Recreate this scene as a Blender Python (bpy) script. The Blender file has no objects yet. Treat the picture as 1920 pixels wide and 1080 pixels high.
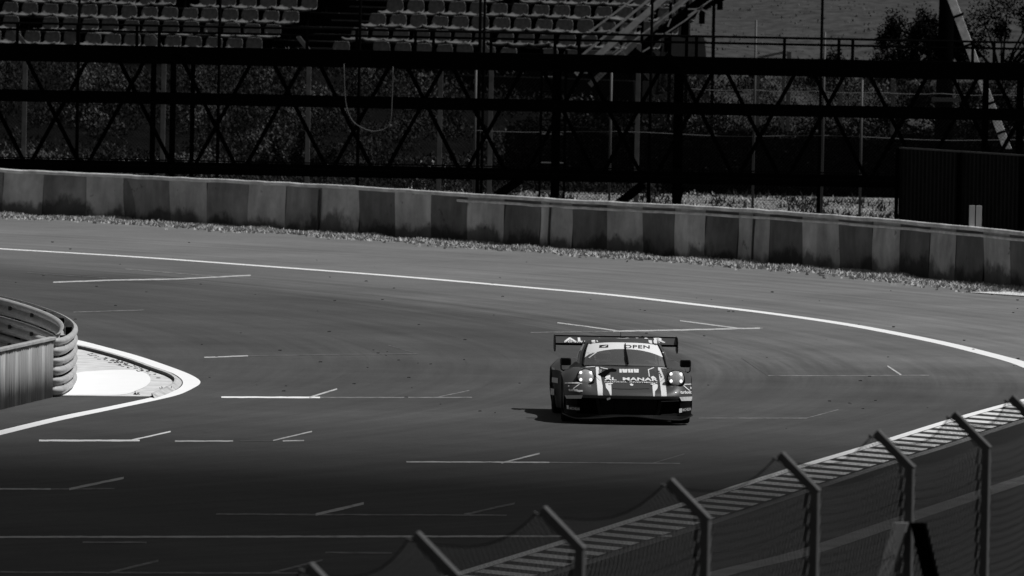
import bpy, bmesh, math, random
from mathutils import noise as mn
from mathutils import Vector, Matrix
from math import radians as R, sin, cos, pi, sqrt, atan2, exp
random.seed(11)
sc = bpy.context.scene
COL = sc.collection

# ------------------------------------------------------------------ camera
F = 23000.0; CAMH = 9.73; PITCH = math.atan(922.0 / F); ROLL = R(1.12)
camd = bpy.data.cameras.new('camera'); cam = bpy.data.objects.new('camera', camd); COL.objects.link(cam)
camd.sensor_width = 36; camd.lens = 36 * F / 1920; camd.clip_start = 1; camd.clip_end = 6000
fw = Vector((0, cos(PITCH), -sin(PITCH))); r0 = Vector((1, 0, 0)); u0 = Vector((0, sin(PITCH), cos(PITCH)))
rt = r0 * cos(ROLL) + u0 * sin(ROLL); up = -r0 * sin(ROLL) + u0 * cos(ROLL)
cam.matrix_world = Matrix(((rt.x, up.x, -fw.x, 0), (rt.y, up.y, -fw.y, 0), (rt.z, up.z, -fw.z, CAMH), (0, 0, 0, 1)))
camd.dof.use_dof = True; camd.dof.focus_distance = 192; camd.dof.aperture_fstop = 7.2
sc.camera = cam
CAM = Vector((0, 0, CAMH))
def ray(px, py):
    return (fw + rt * ((px - 960) / F) + up * ((540 - py) / F))
def G(px, py, h=0.0):                    # point on the level plane z = h seen at a pixel
    d = ray(px, py); t = (h - CAMH) / d.z
    return CAM + d * t
def D(px, py, y):                        # point at depth y
    d = ray(px, py); return CAM + d * (y / d.y)

# ------------------------------------------------------------------ light
SUN_EL = R(61); SUN_AZ = R(4)            # sun from the right, a touch towards the camera
SV = Vector((cos(SUN_EL) * cos(SUN_AZ), -cos(SUN_EL) * sin(SUN_AZ), sin(SUN_EL)))
sl = bpy.data.lights.new('sun', 'SUN'); sl.energy = 5.0; sl.angle = R(0.53); sl.color = (1, 1, 1)
so = bpy.data.objects.new('sun', sl); COL.objects.link(so); so.rotation_euler = SV.to_track_quat('Z', 'Y').to_euler()
so.location = (60, 150, 90)
w = bpy.data.worlds.new('World'); sc.world = w; w.use_nodes = True
nt = w.node_tree; bg = nt.nodes['Background']
sky = nt.nodes.new('ShaderNodeTexSky'); sky.sky_type = 'NISHITA'; sky.sun_disc = False
sky.sun_elevation = SUN_EL; sky.sun_rotation = R(90) + SUN_AZ
bw = nt.nodes.new('ShaderNodeRGBToBW')
nt.links.new(sky.outputs[0], bw.inputs[0]); nt.links.new(bw.outputs[0], bg.inputs[0]); bg.inputs[1].default_value = 0.05
sc.view_settings.view_transform = 'Standard'; sc.view_settings.look = 'None'
sc.view_settings.exposure = -0.47; sc.view_settings.gamma = 1
sc.cycles.max_bounces = 6; sc.cycles.transparent_max_bounces = 24

# ------------------------------------------------------------------ materials
def _nodes(name):
    m = bpy.data.materials.new(name); m.use_nodes = True
    t = m.node_tree; return m, t, t.nodes['Principled BSDF']
def mat(name, g, rough=.6, metal=0, var=0, scale=3, bump=0, bscale=20, spec=.5, coat=0, stretch=None, coords='Object', detail=6):
    m, t, b = _nodes(name)
    b.inputs['Base Color'].default_value = (g, g, g, 1); b.inputs['Roughness'].default_value = rough
    b.inputs['Metallic'].default_value = metal; b.inputs['Specular IOR Level'].default_value = spec
    b.inputs['Coat Weight'].default_value = coat; b.inputs['Coat Roughness'].default_value = .05
    if var or bump:
        tc = t.nodes.new('ShaderNodeTexCoord'); mp = t.nodes.new('ShaderNodeMapping')
        t.links.new(tc.outputs[coords], mp.inputs[0])
        if stretch: mp.inputs['Scale'].default_value = stretch
    if var:
        n = t.nodes.new('ShaderNodeTexNoise'); n.inputs['Scale'].default_value = scale; n.inputs['Detail'].default_value = detail
        n.inputs['Roughness'].default_value = .65
        t.links.new(mp.outputs[0], n.inputs[0])
        r = t.nodes.new('ShaderNodeMapRange'); r.inputs[1].default_value = .3; r.inputs[2].default_value = .7
        r.inputs[3].default_value = g * (1 - var); r.inputs[4].default_value = g * (1 + var)
        t.links.new(n.outputs[0], r.inputs[0]); t.links.new(r.outputs[0], b.inputs['Base Color'])
    if bump:
        n2 = t.nodes.new('ShaderNodeTexNoise'); n2.inputs['Scale'].default_value = bscale; n2.inputs['Detail'].default_value = 5
        t.links.new(mp.outputs[0], n2.inputs[0])
        bp = t.nodes.new('ShaderNodeBump'); bp.inputs['Strength'].default_value = bump; bp.inputs['Distance'].default_value = .02
        t.links.new(n2.outputs[0], bp.inputs['Height']); t.links.new(bp.outputs[0], b.inputs['Normal'])
    return m
def math_node(t, op, a, b=None):
    n = t.nodes.new('ShaderNodeMath'); n.operation = op
    for i, v in enumerate((a, b)):
        if v is None: continue
        if isinstance(v, (int, float)): n.inputs[i].default_value = v
        else: t.links.new(v, n.inputs[i])
    return n.outputs[0]
CX, CY = -65.0, 208.0                    # centre of the bend, for the rubber laid along it
def asphalt(name, g, streak=.25, fine=.18, patch=.15, outer=0):
    m, t, b = _nodes(name)
    b.inputs['Roughness'].default_value = .88; b.inputs['Specular IOR Level'].default_value = .15
    geo = t.nodes.new('ShaderNodeNewGeometry'); sp = t.nodes.new('ShaderNodeSeparateXYZ')
    t.links.new(geo.outputs['Position'], sp.inputs[0])
    dx = math_node(t, 'SUBTRACT', sp.outputs[0], CX); dy = math_node(t, 'SUBTRACT', sp.outputs[1], CY)
    rr = math_node(t, 'SQRT', math_node(t, 'ADD', math_node(t, 'MULTIPLY', dx, dx), math_node(t, 'MULTIPLY', dy, dy)))
    th = math_node(t, 'MULTIPLY', math_node(t, 'ARCTAN2', dy, dx), 70.0)
    cb = t.nodes.new('ShaderNodeCombineXYZ')
    t.links.new(math_node(t, 'MULTIPLY', rr, 1.6), cb.inputs[0]); t.links.new(math_node(t, 'MULTIPLY', th, .035), cb.inputs[1])
    def noise(vec, s, d, lo, hi, a, c, rg=.6):
        n = t.nodes.new('ShaderNodeTexNoise'); n.inputs['Scale'].default_value = s; n.inputs['Detail'].default_value = d
        n.inputs['Roughness'].default_value = rg
        t.links.new(vec, n.inputs[0]); r = t.nodes.new('ShaderNodeMapRange')
        r.inputs[1].default_value = lo; r.inputs[2].default_value = hi; r.inputs[3].default_value = a; r.inputs[4].default_value = c
        t.links.new(n.outputs[0], r.inputs[0]); return r.outputs[0]
    s1 = noise(cb.outputs[0], 1.3, 7, .38, .62, 1 - streak, 1 + streak * .6, .7)
    cb2 = t.nodes.new('ShaderNodeCombineXYZ')
    t.links.new(math_node(t, 'MULTIPLY', rr, 6), cb2.inputs[0]); t.links.new(math_node(t, 'MULTIPLY', th, .12), cb2.inputs[1])
    s2 = noise(cb2.outputs[0], 1, 3, .60, .72, 1, 1 - streak * 1.1)       # thin dark tyre lines
    s3 = noise(geo.outputs['Position'], 38, 2, .3, .7, 1 - fine, 1 + fine)
    s4 = noise(geo.outputs['Position'], .22, 5, .35, .65, 1 - patch, 1 + patch)
    s5 = noise(geo.outputs['Position'], 2.3, 4, .72, .76, 1, .45)          # crumbs of rubber and tar
    v = math_node(t, 'MULTIPLY', math_node(t, 'MULTIPLY', math_node(t, 'MULTIPLY', math_node(t, 'MULTIPLY', s1, s2), s3), s4), s5)
    s6 = noise(geo.outputs['Position'], 3.1, 7, .3, .7, .9, 1.1, .75)
    v = math_node(t, 'MULTIPLY', math_node(t, 'MULTIPLY', v, s6), g)
    if outer:                            # less rubber, so paler stone, towards the outside of the bend
        def mr(x, a, c):
            q = t.nodes.new('ShaderNodeMapRange'); q.interpolation_type = 'SMOOTHSTEP'; q.inputs[1].default_value = a; q.inputs[2].default_value = c
            t.links.new(x, q.inputs[0]); return q.outputs[0]
        wob = math_node(t, 'MULTIPLY', math_node(t, 'SUBTRACT', s1, 1), 9)
        k = math_node(t, 'MULTIPLY', mr(math_node(t, 'ADD', rr, wob), 66.5, 71.0), mr(math_node(t, 'ADD', sp.outputs[1], wob), 203, 215))
        v = math_node(t, 'MULTIPLY', v, math_node(t, 'ADD', math_node(t, 'MULTIPLY', k, outer), 1))
    t.links.new(v, b.inputs['Base Color'])
    bp = t.nodes.new('ShaderNodeBump'); bp.inputs['Strength'].default_value = .3; bp.inputs['Distance'].default_value = .01
    t.links.new(s3, bp.inputs['Height']); t.links.new(bp.outputs[0], b.inputs['Normal'])
    return m
def worn_paint(name, g, under, lo, hi, scale=9):  # paint with worn-through patches of a given underlying grey
    m, t, b = _nodes(name); b.inputs['Roughness'].default_value = .7; b.inputs['Specular IOR Level'].default_value = .2
    geo = t.nodes.new('ShaderNodeNewGeometry'); n = t.nodes.new('ShaderNodeTexNoise')
    n.inputs['Scale'].default_value = scale; n.inputs['Detail'].default_value = 6; n.inputs['Roughness'].default_value = .7
    t.links.new(geo.outputs['Position'], n.inputs[0]); r = t.nodes.new('ShaderNodeMapRange')
    r.inputs[1].default_value = lo; r.inputs[2].default_value = hi; r.inputs[3].default_value = under; r.inputs[4].default_value = g
    t.links.new(n.outputs[0], r.inputs[0]); t.links.new(r.outputs[0], b.inputs['Base Color']); return m
def wall_mat(name, g):                   # painted rubber facing with streaks, scuffs and splashed grime along the foot
    m, t, b = _nodes(name); b.inputs['Roughness'].default_value = .75; b.inputs['Specular IOR Level'].default_value = .2
    geo = t.nodes.new('ShaderNodeNewGeometry'); sp = t.nodes.new('ShaderNodeSeparateXYZ'); t.links.new(geo.outputs['Position'], sp.inputs[0])
    def noise(s, d, lo, hi, a, c, st):
        mp = t.nodes.new('ShaderNodeMapping'); mp.inputs['Scale'].default_value = st; t.links.new(geo.outputs['Position'], mp.inputs[0])
        n = t.nodes.new('ShaderNodeTexNoise'); n.inputs['Scale'].default_value = s; n.inputs['Detail'].default_value = d
        n.inputs['Roughness'].default_value = .65
        t.links.new(mp.outputs[0], n.inputs[0]); r = t.nodes.new('ShaderNodeMapRange')
        r.inputs[1].default_value = lo; r.inputs[2].default_value = hi; r.inputs[3].default_value = a; r.inputs[4].default_value = c
        t.links.new(n.outputs[0], r.inputs[0]); return r.outputs[0]
    a1 = noise(1.6, 6, .3, .7, .62, 1.3, (1, 1, .25)); a2 = noise(1.2, 4, .35, .65, .8, 1.2, (1, 1, 1)); a3 = noise(3.5, 3, .66, .72, 1, .5, (1, 1, 1))
    edge = noise(1.1, 6, .3, .7, -.12, .62, (1, .5, .5))
    gr = t.nodes.new('ShaderNodeMapRange'); t.links.new(math_node(t, 'SUBTRACT', sp.outputs[2], edge), gr.inputs[0])
    gr.inputs[1].default_value = -.12; gr.inputs[2].default_value = .06; gr.inputs[3].default_value = .3; gr.inputs[4].default_value = 1
    v = math_node(t, 'MULTIPLY', math_node(t, 'MULTIPLY', math_node(t, 'MULTIPLY', a1, a2), a3), gr.outputs[0])
    t.links.new(math_node(t, 'MULTIPLY', v, g), b.inputs['Base Color']); return m

M = {}
M['dirt'] = mat('dry_dirt', .18, .9, var=.6, scale=.8, bump=.6, bscale=4, spec=.1, coords='Object')
M['track'] = asphalt('track_asphalt', .072, streak=.13, outer=.85)
M['runoff'] = asphalt('runoff_asphalt', .160, streak=.2)
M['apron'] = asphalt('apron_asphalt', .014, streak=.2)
M['concrete'] = mat('pale_concrete', .62, .85, var=.28, scale=2.2, bump=.3, bscale=30, spec=.2)
M['kerbc'] = mat('kerb_concrete', .48, .85, var=.35, scale=5, spec=.2)
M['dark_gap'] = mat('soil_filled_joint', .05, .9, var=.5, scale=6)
M['strip'] = mat('strip_concrete', .24, .85, var=.35, scale=1.4, spec=.2)
M['white'] = worn_paint('white_line_paint', .82, .45, .25, .42)
M['white_bright'] = mat('bright_white_paint', .93, .6, var=.03, scale=2, spec=.2)
M['paint_a'] = worn_paint('worn_grid_paint', .50, .075, .30, .50, 5)
M['paint_b'] = worn_paint('faded_grid_paint', .30, .075, .36, .66, 5)
M['paint_c'] = worn_paint('ghost_grid_paint', .16, .075, .38, .66, 4)
M['kerb_w'] = worn_paint('kerb_white_paint', .7, .3, .28, .45); M['kerb_d'] = worn_paint('kerb_dark_paint', .04, .03, .3, .6)
M['wall_p'] = wall_mat('pale_wall_paint', .44); M['wall_d'] = wall_mat('dark_wall_paint', .14)
M['cap'] = mat('galvanised_cap', .62, .6, var=.35, scale=3, bump=.2)
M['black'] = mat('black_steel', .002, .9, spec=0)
M['rail'] = mat('dark_rail_steel', .003, .8, spec=0)
M['post_c'] = mat('concrete_post', .095, .85, var=.3, scale=4, spec=.15)
M['post_s'] = mat('galvanised_post', .026, .6, var=.2, scale=4)
M['seat'] = mat('weathered_seat_plastic', .115, .6, var=.5, scale=6, spec=.25)
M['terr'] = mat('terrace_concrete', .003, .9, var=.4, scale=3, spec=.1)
M['nosing'] = mat('step_nosing', .05, .8, var=.4, scale=4, spec=.1)
M['stair'] = mat('stair_steel', .42, .6, var=.3, scale=5, spec=.3)
M['hill'] = mat('dry_hill_grass', .046, .95, var=.5, scale=2.2, bump=1, bscale=6, spec=.05, coords='Object', detail=10)
M['bank'] = mat('shade_painted_bank_soil', .003, .95, var=.6, scale=1.5, spec=.05)
M['weed1'] = mat('weed_dark', .009, .8, spec=.1); M['weed2'] = mat('weed_mid', .027, .8, spec=.1); M['weed3'] = mat('weed_dry', .085, .8, spec=.1)
M['leafk'] = mat('bush_leaf_black', .003, .9, spec=.03); M['leafd'] = mat('bush_leaf_dark', .009, .9, spec=.04)
M['straw'] = mat('dry_straw', .48, .9, spec=.05); M['straw2'] = mat('dry_straw_dull', .30, .9, spec=.05)
M['hoard'] = mat('dark_corrugated_metal', .009, .7, var=.5, scale=5, stretch=(1, 1, .2), spec=.1)
M['wire'] = mat('fence_wire', .012, .6, spec=.2); M['wire_bg'] = mat('old_fence_wire', .012, .7, spec=.1)
M['fpost'] = mat('fence_post_steel', .07, .7, var=.15, scale=3, spec=.25)
M['fpost_lit'] = mat('lit_brace_steel', .2, .65, var=.2, scale=3, spec=.3)
M['galv'] = mat('galvanised_beam', .40, .55, metal=0, var=.22, scale=4, bump=.15, spec=.4)
M['bolt'] = mat('rusty_bolt', .05, .8)
M['panel'] = mat('weathered_panel', .24, .8, var=.3, scale=3, stretch=(2.5, 2.5, .25), spec=.2)
M['panel_l'] = mat('weathered_panel_stripe', .36, .8, var=.25, scale=3, stretch=(2.5, 2.5, .4), spec=.2)
M['pole'] = mat('pale_mast', .5, .7, var=.35, scale=6); M['sign'] = mat('white_marker_board', .40, .7, var=.1, scale=5)

# ------------------------------------------------------------------ mesh helpers
class MB:
    def __init__(s): s.v = []; s.f = []; s.m = []
    def add(s, vs, fs, mi=0):
        o = len(s.v); s.v += [tuple(p) for p in vs]; s.f += [tuple(i + o for i in f) for f in fs]; s.m += [mi] * len(fs)
    def box(s, a, b, mi=0):
        x0, y0, z0 = a; x1, y1, z1 = b
        s.add([(x0, y0, z0), (x1, y0, z0), (x1, y1, z0), (x0, y1, z0), (x0, y0, z1), (x1, y0, z1), (x1, y1, z1), (x0, y1, z1)],
              [(0, 3, 2, 1), (4, 5, 6, 7), (0, 1, 5, 4), (1, 2, 6, 5), (2, 3, 7, 6), (3, 0, 4, 7)], mi)
    def beam(s, a, b, w, h, upv=(0, 0, 1), mi=0, w2=None, h2=None):     # box of section w x h along a-b
        a = Vector(a); b = Vector(b); d = (b - a).normalized(); u = Vector(upv)
        r = d.cross(u); 
        if r.length < 1e-4: r = d.cross(Vector((0, 1, 0)))
        r.normalize(); u = r.cross(d).normalized(); w2 = w2 or w; h2 = h2 or h; vs = []
        for p, ww, hh in ((a, w, h), (b, w2, h2)):
            for sx, sy in ((-1, -1), (1, -1), (1, 1), (-1, 1)): vs.append(p + r * sx * ww / 2 + u * sy * hh / 2)
        s.add(vs, [(3, 2, 1, 0), (4, 5, 6, 7), (0, 1, 5, 4), (1, 2, 6, 5), (2, 3, 7, 6), (3, 0, 4, 7)], mi)
    def tube(s, pts, r, n=6, mi=0, cap=True, radii=None):
        pts = [Vector(p) for p in pts]; vs = []; pr = None
        for i, p in enumerate(pts):
            d = (pts[min(i + 1, len(pts) - 1)] - pts[max(i - 1, 0)]).normalized()
            if pr is None:
                pr = d.cross(Vector((0, 0, 1)))
                if pr.length < .05: pr = d.cross(Vector((1, 0, 0)))
            pr = (pr - d * pr.dot(d)).normalized(); q = d.cross(pr); rr = radii[i] if radii else r
            for k in range(n):
                a = 2 * pi * k / n; vs.append(p + pr * cos(a) * rr + q * sin(a) * rr)
        fs = [(i * n + k, i * n + (k + 1) % n, (i + 1) * n + (k + 1) % n, (i + 1) * n + k) for i in range(len(pts) - 1) for k in range(n)]
        if cap: fs += [tuple(range(n - 1, -1, -1)), tuple((len(pts) - 1) * n + k for k in range(n))]
        s.add(vs, fs, mi)
    def grid(s, P, mi=0, closed=False):  # P rows of points
        nr = len(P); nc = len(P[0]); vs = [p for r in P for p in r]
        fs = [(i * nc + j, i * nc + (j + 1) % nc, (i + 1) * nc + (j + 1) % nc, (i + 1) * nc + j) for i in range(nr - 1) for j in range(nc if closed else nc - 1)]
        s.add(vs, fs, mi)
    def build(s, name, mats, parent=None, smooth=False, bevel=0, kind=None):
        me = bpy.data.meshes.new(name); me.from_pydata(s.v, [], s.f)
        if not isinstance(mats, (list, tuple)): mats = [mats]
        for m in mats: me.materials.append(m)
        if len(mats) > 1: me.polygons.foreach_set('material_index', s.m)
        if smooth: me.polygons.foreach_set('use_smooth', [True] * len(s.f))
        me.update(); o = bpy.data.objects.new(name, me); COL.objects.link(o)
        if parent: o.parent = parent
        if bevel:
            b = o.modifiers.new('bevel', 'BEVEL'); b.width = bevel; b.segments = 2; b.limit_method = 'ANGLE'
        if kind: o['kind'] = kind
        return o
def empty(name, loc, label=None, cat=None, group=None, rz=0):
    o = bpy.data.objects.new(name, None); COL.objects.link(o); o.location = loc; o.rotation_euler = (0, 0, rz); o.empty_display_size = .3
    tag(o, label, cat, group); return o
def tag(o, label=None, cat=None, group=None, kind=None):
    if label: o['label'] = label
    if cat: o['category'] = cat
    if group: o['group'] = group
    if kind: o['kind'] = kind
    return o
def lerp(a, b, t): return a + (b - a) * t
def interp(tab, x):
    if x <= tab[0][0]: return tab[0][1]
    for (a, b), (c, d) in zip(tab, tab[1:]):
        if x <= c: return b + (d - b) * (x - a) / (c - a)
    return tab[-1][1]
def cinterp(tab, x):                     # smooth (Catmull-Rom) interpolation
    n = len(tab)
    if x <= tab[0][0]: return tab[0][1]
    if x >= tab[-1][0]: return tab[-1][1]
    for i in range(n - 1):
        if x <= tab[i + 1][0]: break
    x0, y0 = tab[i]; x1, y1 = tab[i + 1]; h = x1 - x0; t = (x - x0) / h
    m0 = (y1 - tab[i - 1][1]) / (x1 - tab[i - 1][0]) if i > 0 else (y1 - y0) / h
    m1 = (tab[i + 2][1] - y0) / (tab[i + 2][0] - x0) if i < n - 2 else (y1 - y0) / h
    return (2*t**3-3*t*t+1)*y0 + (t**3-2*t*t+t)*h*m0 + (-2*t**3+3*t*t)*y1 + (t**3-t*t)*h*m1
def spline(pts, n):                      # Catmull-Rom through 2D/3D points
    P = [Vector(p) for p in pts]; out = []
    for i in range(len(P) - 1):
        a = P[max(i - 1, 0)]; b = P[i]; c = P[i + 1]; d = P[min(i + 2, len(P) - 1)]
        for k in range(n):
            t = k / n
            out.append(.5 * ((2 * b) + (c - a) * t + (2 * a - 5 * b + 4 * c - d) * t * t + (3 * b - a - 3 * c + d) * t ** 3))
    out.append(P[-1]); return out
def flat(name, pts, z, m, kind='structure'):
    mb = bmesh.new(); vs = [mb.verts.new((p[0], p[1], z)) for p in pts]; f = mb.faces.new(vs)
    if f.normal.z < 0: f.normal_flip()
    mb.normal_update(); 
    if f.normal.z < 0: f.normal_flip()
    bmesh.ops.triangulate(mb, faces=[f], ngon_method='EAR_CLIP')
    me = bpy.data.meshes.new(name); mb.to_mesh(me); mb.free(); me.materials.append(m)
    o = bpy.data.objects.new(name, me); COL.objects.link(o)
    if kind: o['kind'] = kind
    return o
def ribbon(mb, pts, wd, z, mi=0, dz=0):  # strip on the ground of world width wd (number or list)
    P = [Vector((p[0], p[1])) for p in pts]; L = []; Rr = []
    for i, p in enumerate(P):
        d = (P[min(i + 1, len(P) - 1)] - P[max(i - 1, 0)]).normalized(); n = Vector((-d.y, d.x)); ww = wd[i] if isinstance(wd, list) else wd
        L.append((p.x + n.x * ww / 2, p.y + n.y * ww / 2, z)); Rr.append((p.x - n.x * ww / 2, p.y - n.y * ww / 2, z))
    mb.grid([Rr, L], mi)

# ------------------------------------------------------------------ ground, track, paint
flat('ground', [(-1500, -300), (1500, -300), (1500, 3000), (-1500, 3000)], -.004, M['dirt'])
wall_y = [(-60, 400), (0, 403), (233, 412), (317, 418), (457, 427), (633, 438), (873, 455), (1010, 465), (1130, 473), (1270, 483), (1430, 495), (1560, 505), (1750, 523), (1900, 541), (2000, 552)]
wall_t = [(-60, 313), (0, 316), (320, 331), (640, 347), (900, 363), (1100, 375), (1280, 384), (1467, 395), (1700, 413), (1900, 432), (2000, 443)]
def wall_pt(px): return G(px, cinterp(wall_y, px))
def wall_h(px):
    p = wall_pt(px); y = p.y
    return D(px, cinterp(wall_t, px), y).z
wl = [wall_pt(p) for p in range(-60, 2001, 40)]
far_line = [(-80, 462), (0, 467), (250, 482), (500, 500), (750, 519), (1000, 540.5), (1150, 554), (1300, 571), (1450, 589), (1600, 611), (1750, 640), (1850, 664), (1920, 684)]
fl = [G(*p) for p in far_line]
near_line = [(1920, 751), (1790, 787), (1640, 834), (1490, 879), (1300, 940), (1085, 1008), (860, 1077)]
nl = [G(*p) for p in near_line]
edge = spline([(p.x, p.y) for p in fl] + [(9.2, 209), (9.1, 203.5)] + [(p.x, p.y) for p in nl], 8)
e0 = edge[0]; e1 = edge[-1]; d0 = (edge[0] - edge[6]).normalized(); d1 = (edge[-1] - edge[-8]).normalized()
far_end = e0 + d0 * 60; near_end = e1 + d1 * 190
flat('runoff_asphalt', [(p.x, p.y - .7) for p in reversed(wl)] + [(far_end.x - 40, wl[0].y + 40), (-90, 260), (-90, -60), (60, -60), (60, wl[-1].y - 60)], 0, M['runoff'])
flat('track', [far_end] + list(edge) + [near_end, (-80, near_end.y), (-80, far_end.y)], .004, M['track'])
mb = MB(); ribbon(mb, [far_end] + list(edge[:8 * 14]), .33, .008); 
mb.build('outer_edge_line', M['white'], kind='structure')
near = [p for p in edge[8 * 14:]] + [e1 + d1 * 10, e1 + d1 * 60]
mb = MB(); ribbon(mb, near, .17, .008); mb.build('near_edge_line', M['white'], kind='structure')
# kerb of painted blocks along the near edge
def along(path, step):
    out = []; acc = 0; nxt = 0
    for a, b in zip(path, path[1:]):
        L = (b - a).length
        while nxt <= acc + L:
            t = (nxt - acc) / L; out.append((a + (b - a) * t, (b - a).normalized())); nxt += step
        acc += L
    return out
kp = along([Vector((p[0], p[1])) for p in near], .3)
mb = MB()
for i in range(0, len(kp) - 1):
    blk = (i // 2) % 2
    if i > 12: wd = .86
    else: wd = .1 + .76 * i / 12
    (p, t), (q, t2) = kp[i], kp[i + 1]
    n = Vector((-t.y, t.x)); n2 = Vector((-t2.y, t2.x))
    if n.x < 0: n = -n
    if n2.x < 0: n2 = -n2
    sk = t * 1.1                          # blocks set slightly askew to the edge
    def pt(p, n, s, h): 
        q = p + n * s; return (q.x, q.y, h)
    A = [pt(p, n, .12, .012), pt(p + sk * .8, n, .12 + wd, .02), pt(q, n2, .12, .012), pt(q + sk * .8, n2, .12 + wd, .02)]
    mb.add(A, [(0, 1, 3, 2)], 0 if blk == 0 else 1)
mb.build('kerb', [M['kerb_w'], M['kerb_d']], kind='structure')
# dark apron and pale concrete strip between the kerb and the debris fence
off = [Vector((p[0] + 1.02 + .15, p[1])) for p in near]
strip_px = [(2010, 872), (1920, 900), (1830, 930), (1680, 980), (1513, 1036), (1367, 1072), (1250, 1108), (1100, 1160)]
st = spline([(G(*p).x, G(*p).y) for p in strip_px], 4)
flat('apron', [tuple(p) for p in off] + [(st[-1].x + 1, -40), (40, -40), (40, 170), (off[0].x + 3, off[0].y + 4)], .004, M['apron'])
mb = MB(); ribbon(mb, st, .36, .009); mb.build('concrete_strip', M['strip'], kind='structure')
# grid and kart markings: (points in the photo, thickness in its pixels, paint)
marks = [
 ([(100, 530), (210, 526), (330, 524), (470, 517)], 2.2, 'a'), ([(235, 505), (405, 519)], 1.6, 'b'), ([(50, 512), (200, 522)], 1, 'c'),
 ([(138, 586), (270, 582)], 1.2, 'b'), ([(383, 671), (465, 668)], 2, 'a'), ([(465, 668), (780, 664)], 1.2, 'c'), ([(728, 648), (785, 665)], 1, 'c'),
 ([(415, 745.5), (600, 746)], 3, 'w'), ([(600, 746), (885, 746)], 2, 'b'), ([(580, 746), (632, 730)], 2.5, 'a'), ([(822, 745), (880, 733)], 1.5, 'b'),
 ([(73, 827), (262, 827)], 3, 'w'), ([(243, 827), (320, 810)], 2.5, 'w'), ([(328, 828), (437, 828)], 2.8, 'a'), ([(512, 827), (585, 810)], 2.2, 'a'), ([(530, 827.5), (570, 827)], 2, 'a'), ([(450, 828), (520, 827.5)], 1, 'c'),
 ([(-10, 918), (95, 918)], 3, 'a'), ([(95, 918), (215, 917)], 2.4, 'b'), ([(130, 918), (232, 897)], 4, 'a'),
 ([(762, 867), (1030, 868)], 2.6, 'a'), ([(1030, 868), (1275, 870)], 1.6, 'b'), ([(940, 869), (1012, 851)], 2.6, 'a'), ([(1225, 869), (1283, 852)], 1.4, 'c'),
 ([(405, 965), (640, 966)], 3, 'b'), ([(640, 966), (950, 967)], 2.5, 'b'), ([(592, 966), (682, 945)], 4.5, 'a'), ([(870, 966), (965, 945)], 4, 'b'),
 ([(-20, 1008), (1260, 1006)], 3.4, 'a'),
 ([(155, 1018), (275, 1018)], 3, 'b'), ([(610, 1037), (735, 1038)], 3, 'b'), ([(-10, 1074), (560, 1076)], 3, 'b'), ([(200, 1076), (297, 1052)], 3.5, 'b'), ([(505, 1076), (605, 1051)], 3.5, 'b'),
 ([(1045, 606), (1100, 613), (1163, 622)], 2.2, 'a'), ([(1150, 622), (1300, 619), (1425, 616)], 2.6, 'a'), ([(1275, 602), (1390, 617)], 1.8, 'a'), ([(995, 624), (1160, 622)], 1.3, 'b'),
 ([(1664, 687), (1690, 704)], 3, 'a'), ([(1440, 705), (1655, 705)], 1.3, 'b'), ([(1655, 704.5), (1742, 704.5)], 1.6, 'b'), ([(1390, 672), (1440, 705)], .9, 'c'),
 ([(1310, 785), (1512, 785), (1572, 769)], 1.3, 'b'), ([(1400, 617), (1430, 616)], 2, 'b')]
mbs = {k: MB() for k in 'abcw'}
for pts, th, k in marks:
    P = []
    for (a, b), (c, d) in zip(pts, pts[1:]):
        n = max(2, int(abs(c - a) / 12))
        for i in range(n): P.append((lerp(a, c, i / n), lerp(b, d, i / n)))
    P.append(pts[-1]); th *= random.uniform(.95, 1.1)
    top = [G(x, y - th / 2 * random.uniform(.8, 1.15)) for x, y in P]; bot = [G(x, y + th / 2 * random.uniform(.8, 1.15)) for x, y in P]
    zz = .0075 + random.random() * .002
    for q in top + bot: q.z = zz
    mbs[k].grid([bot, top])
for k, nm, m in (('a', 'worn_grid_markings', 'paint_a'), ('b', 'faded_grid_markings', 'paint_b'), ('c', 'ghost_grid_markings', 'paint_c'), ('w', 'bright_grid_markings', 'white')):
    mbs[k].build(nm, M[m], kind='structure')

mb = MB()
for _ in range(110):
    px = random.uniform(0, 1920); py = random.uniform(430, 720) + px * .06; p = G(px, py); s_ = random.uniform(.006, .024)
    mb.tube([p + Vector((-s_, 0, .01)), p + Vector((0, s_ * 1.5, .008)), p + Vector((s_, 0, .01))], s_ * .5, 4)
mb.build('rubber_crumbs', mat('rubber_crumb', .02, .9), kind='stuff')

# ------------------------------------------------------------------ island inside the hairpin
isl_out = [(-40, 828), (0, 817), (110, 790), (200, 771), (290, 752), (335, 741), (362, 729), (375, 720), (372, 712), (352, 701), (315, 687), (262, 669), (200, 652), (140, 637), (60, 622), (0, 612), (-60, 602)]
isl_in = [(-40, 818), (0, 808), (110, 782), (200, 764), (280, 747), (320, 736), (338, 727), (343, 718), (338, 710), (322, 700), (290, 689), (245, 673), (190, 658), (140, 646), (60, 630), (0, 620), (-60, 610)]
def gs(px, n=5): return spline([(G(*p).x, G(*p).y) for p in px], n)
o_ = gs(isl_out); i_ = gs(isl_in)
mb = MB(); mb.grid([[(p.x, p.y, .009) for p in o_], [(p.x, p.y, .009) for p in i_]]); mb.build('island_edge_line', M['white_bright'], kind='structure')
k0 = gs([(290, 748), (318, 738), (336, 727), (341, 718), (335, 710), (320, 701), (288, 690), (244, 675), (190, 660), (140, 648), (60, 632)])
k1 = gs([(285, 746), (310, 736), (327, 726), (331, 718), (326, 711), (312, 703), (282, 693), (240, 678), (188, 663), (140, 652), (60, 636)])
k2 = gs([(284, 745), (307, 735), (323, 726), (327, 718), (322, 712), (308, 705), (279, 695), (238, 680), (187, 665), (140, 654), (60, 638)])
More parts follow.
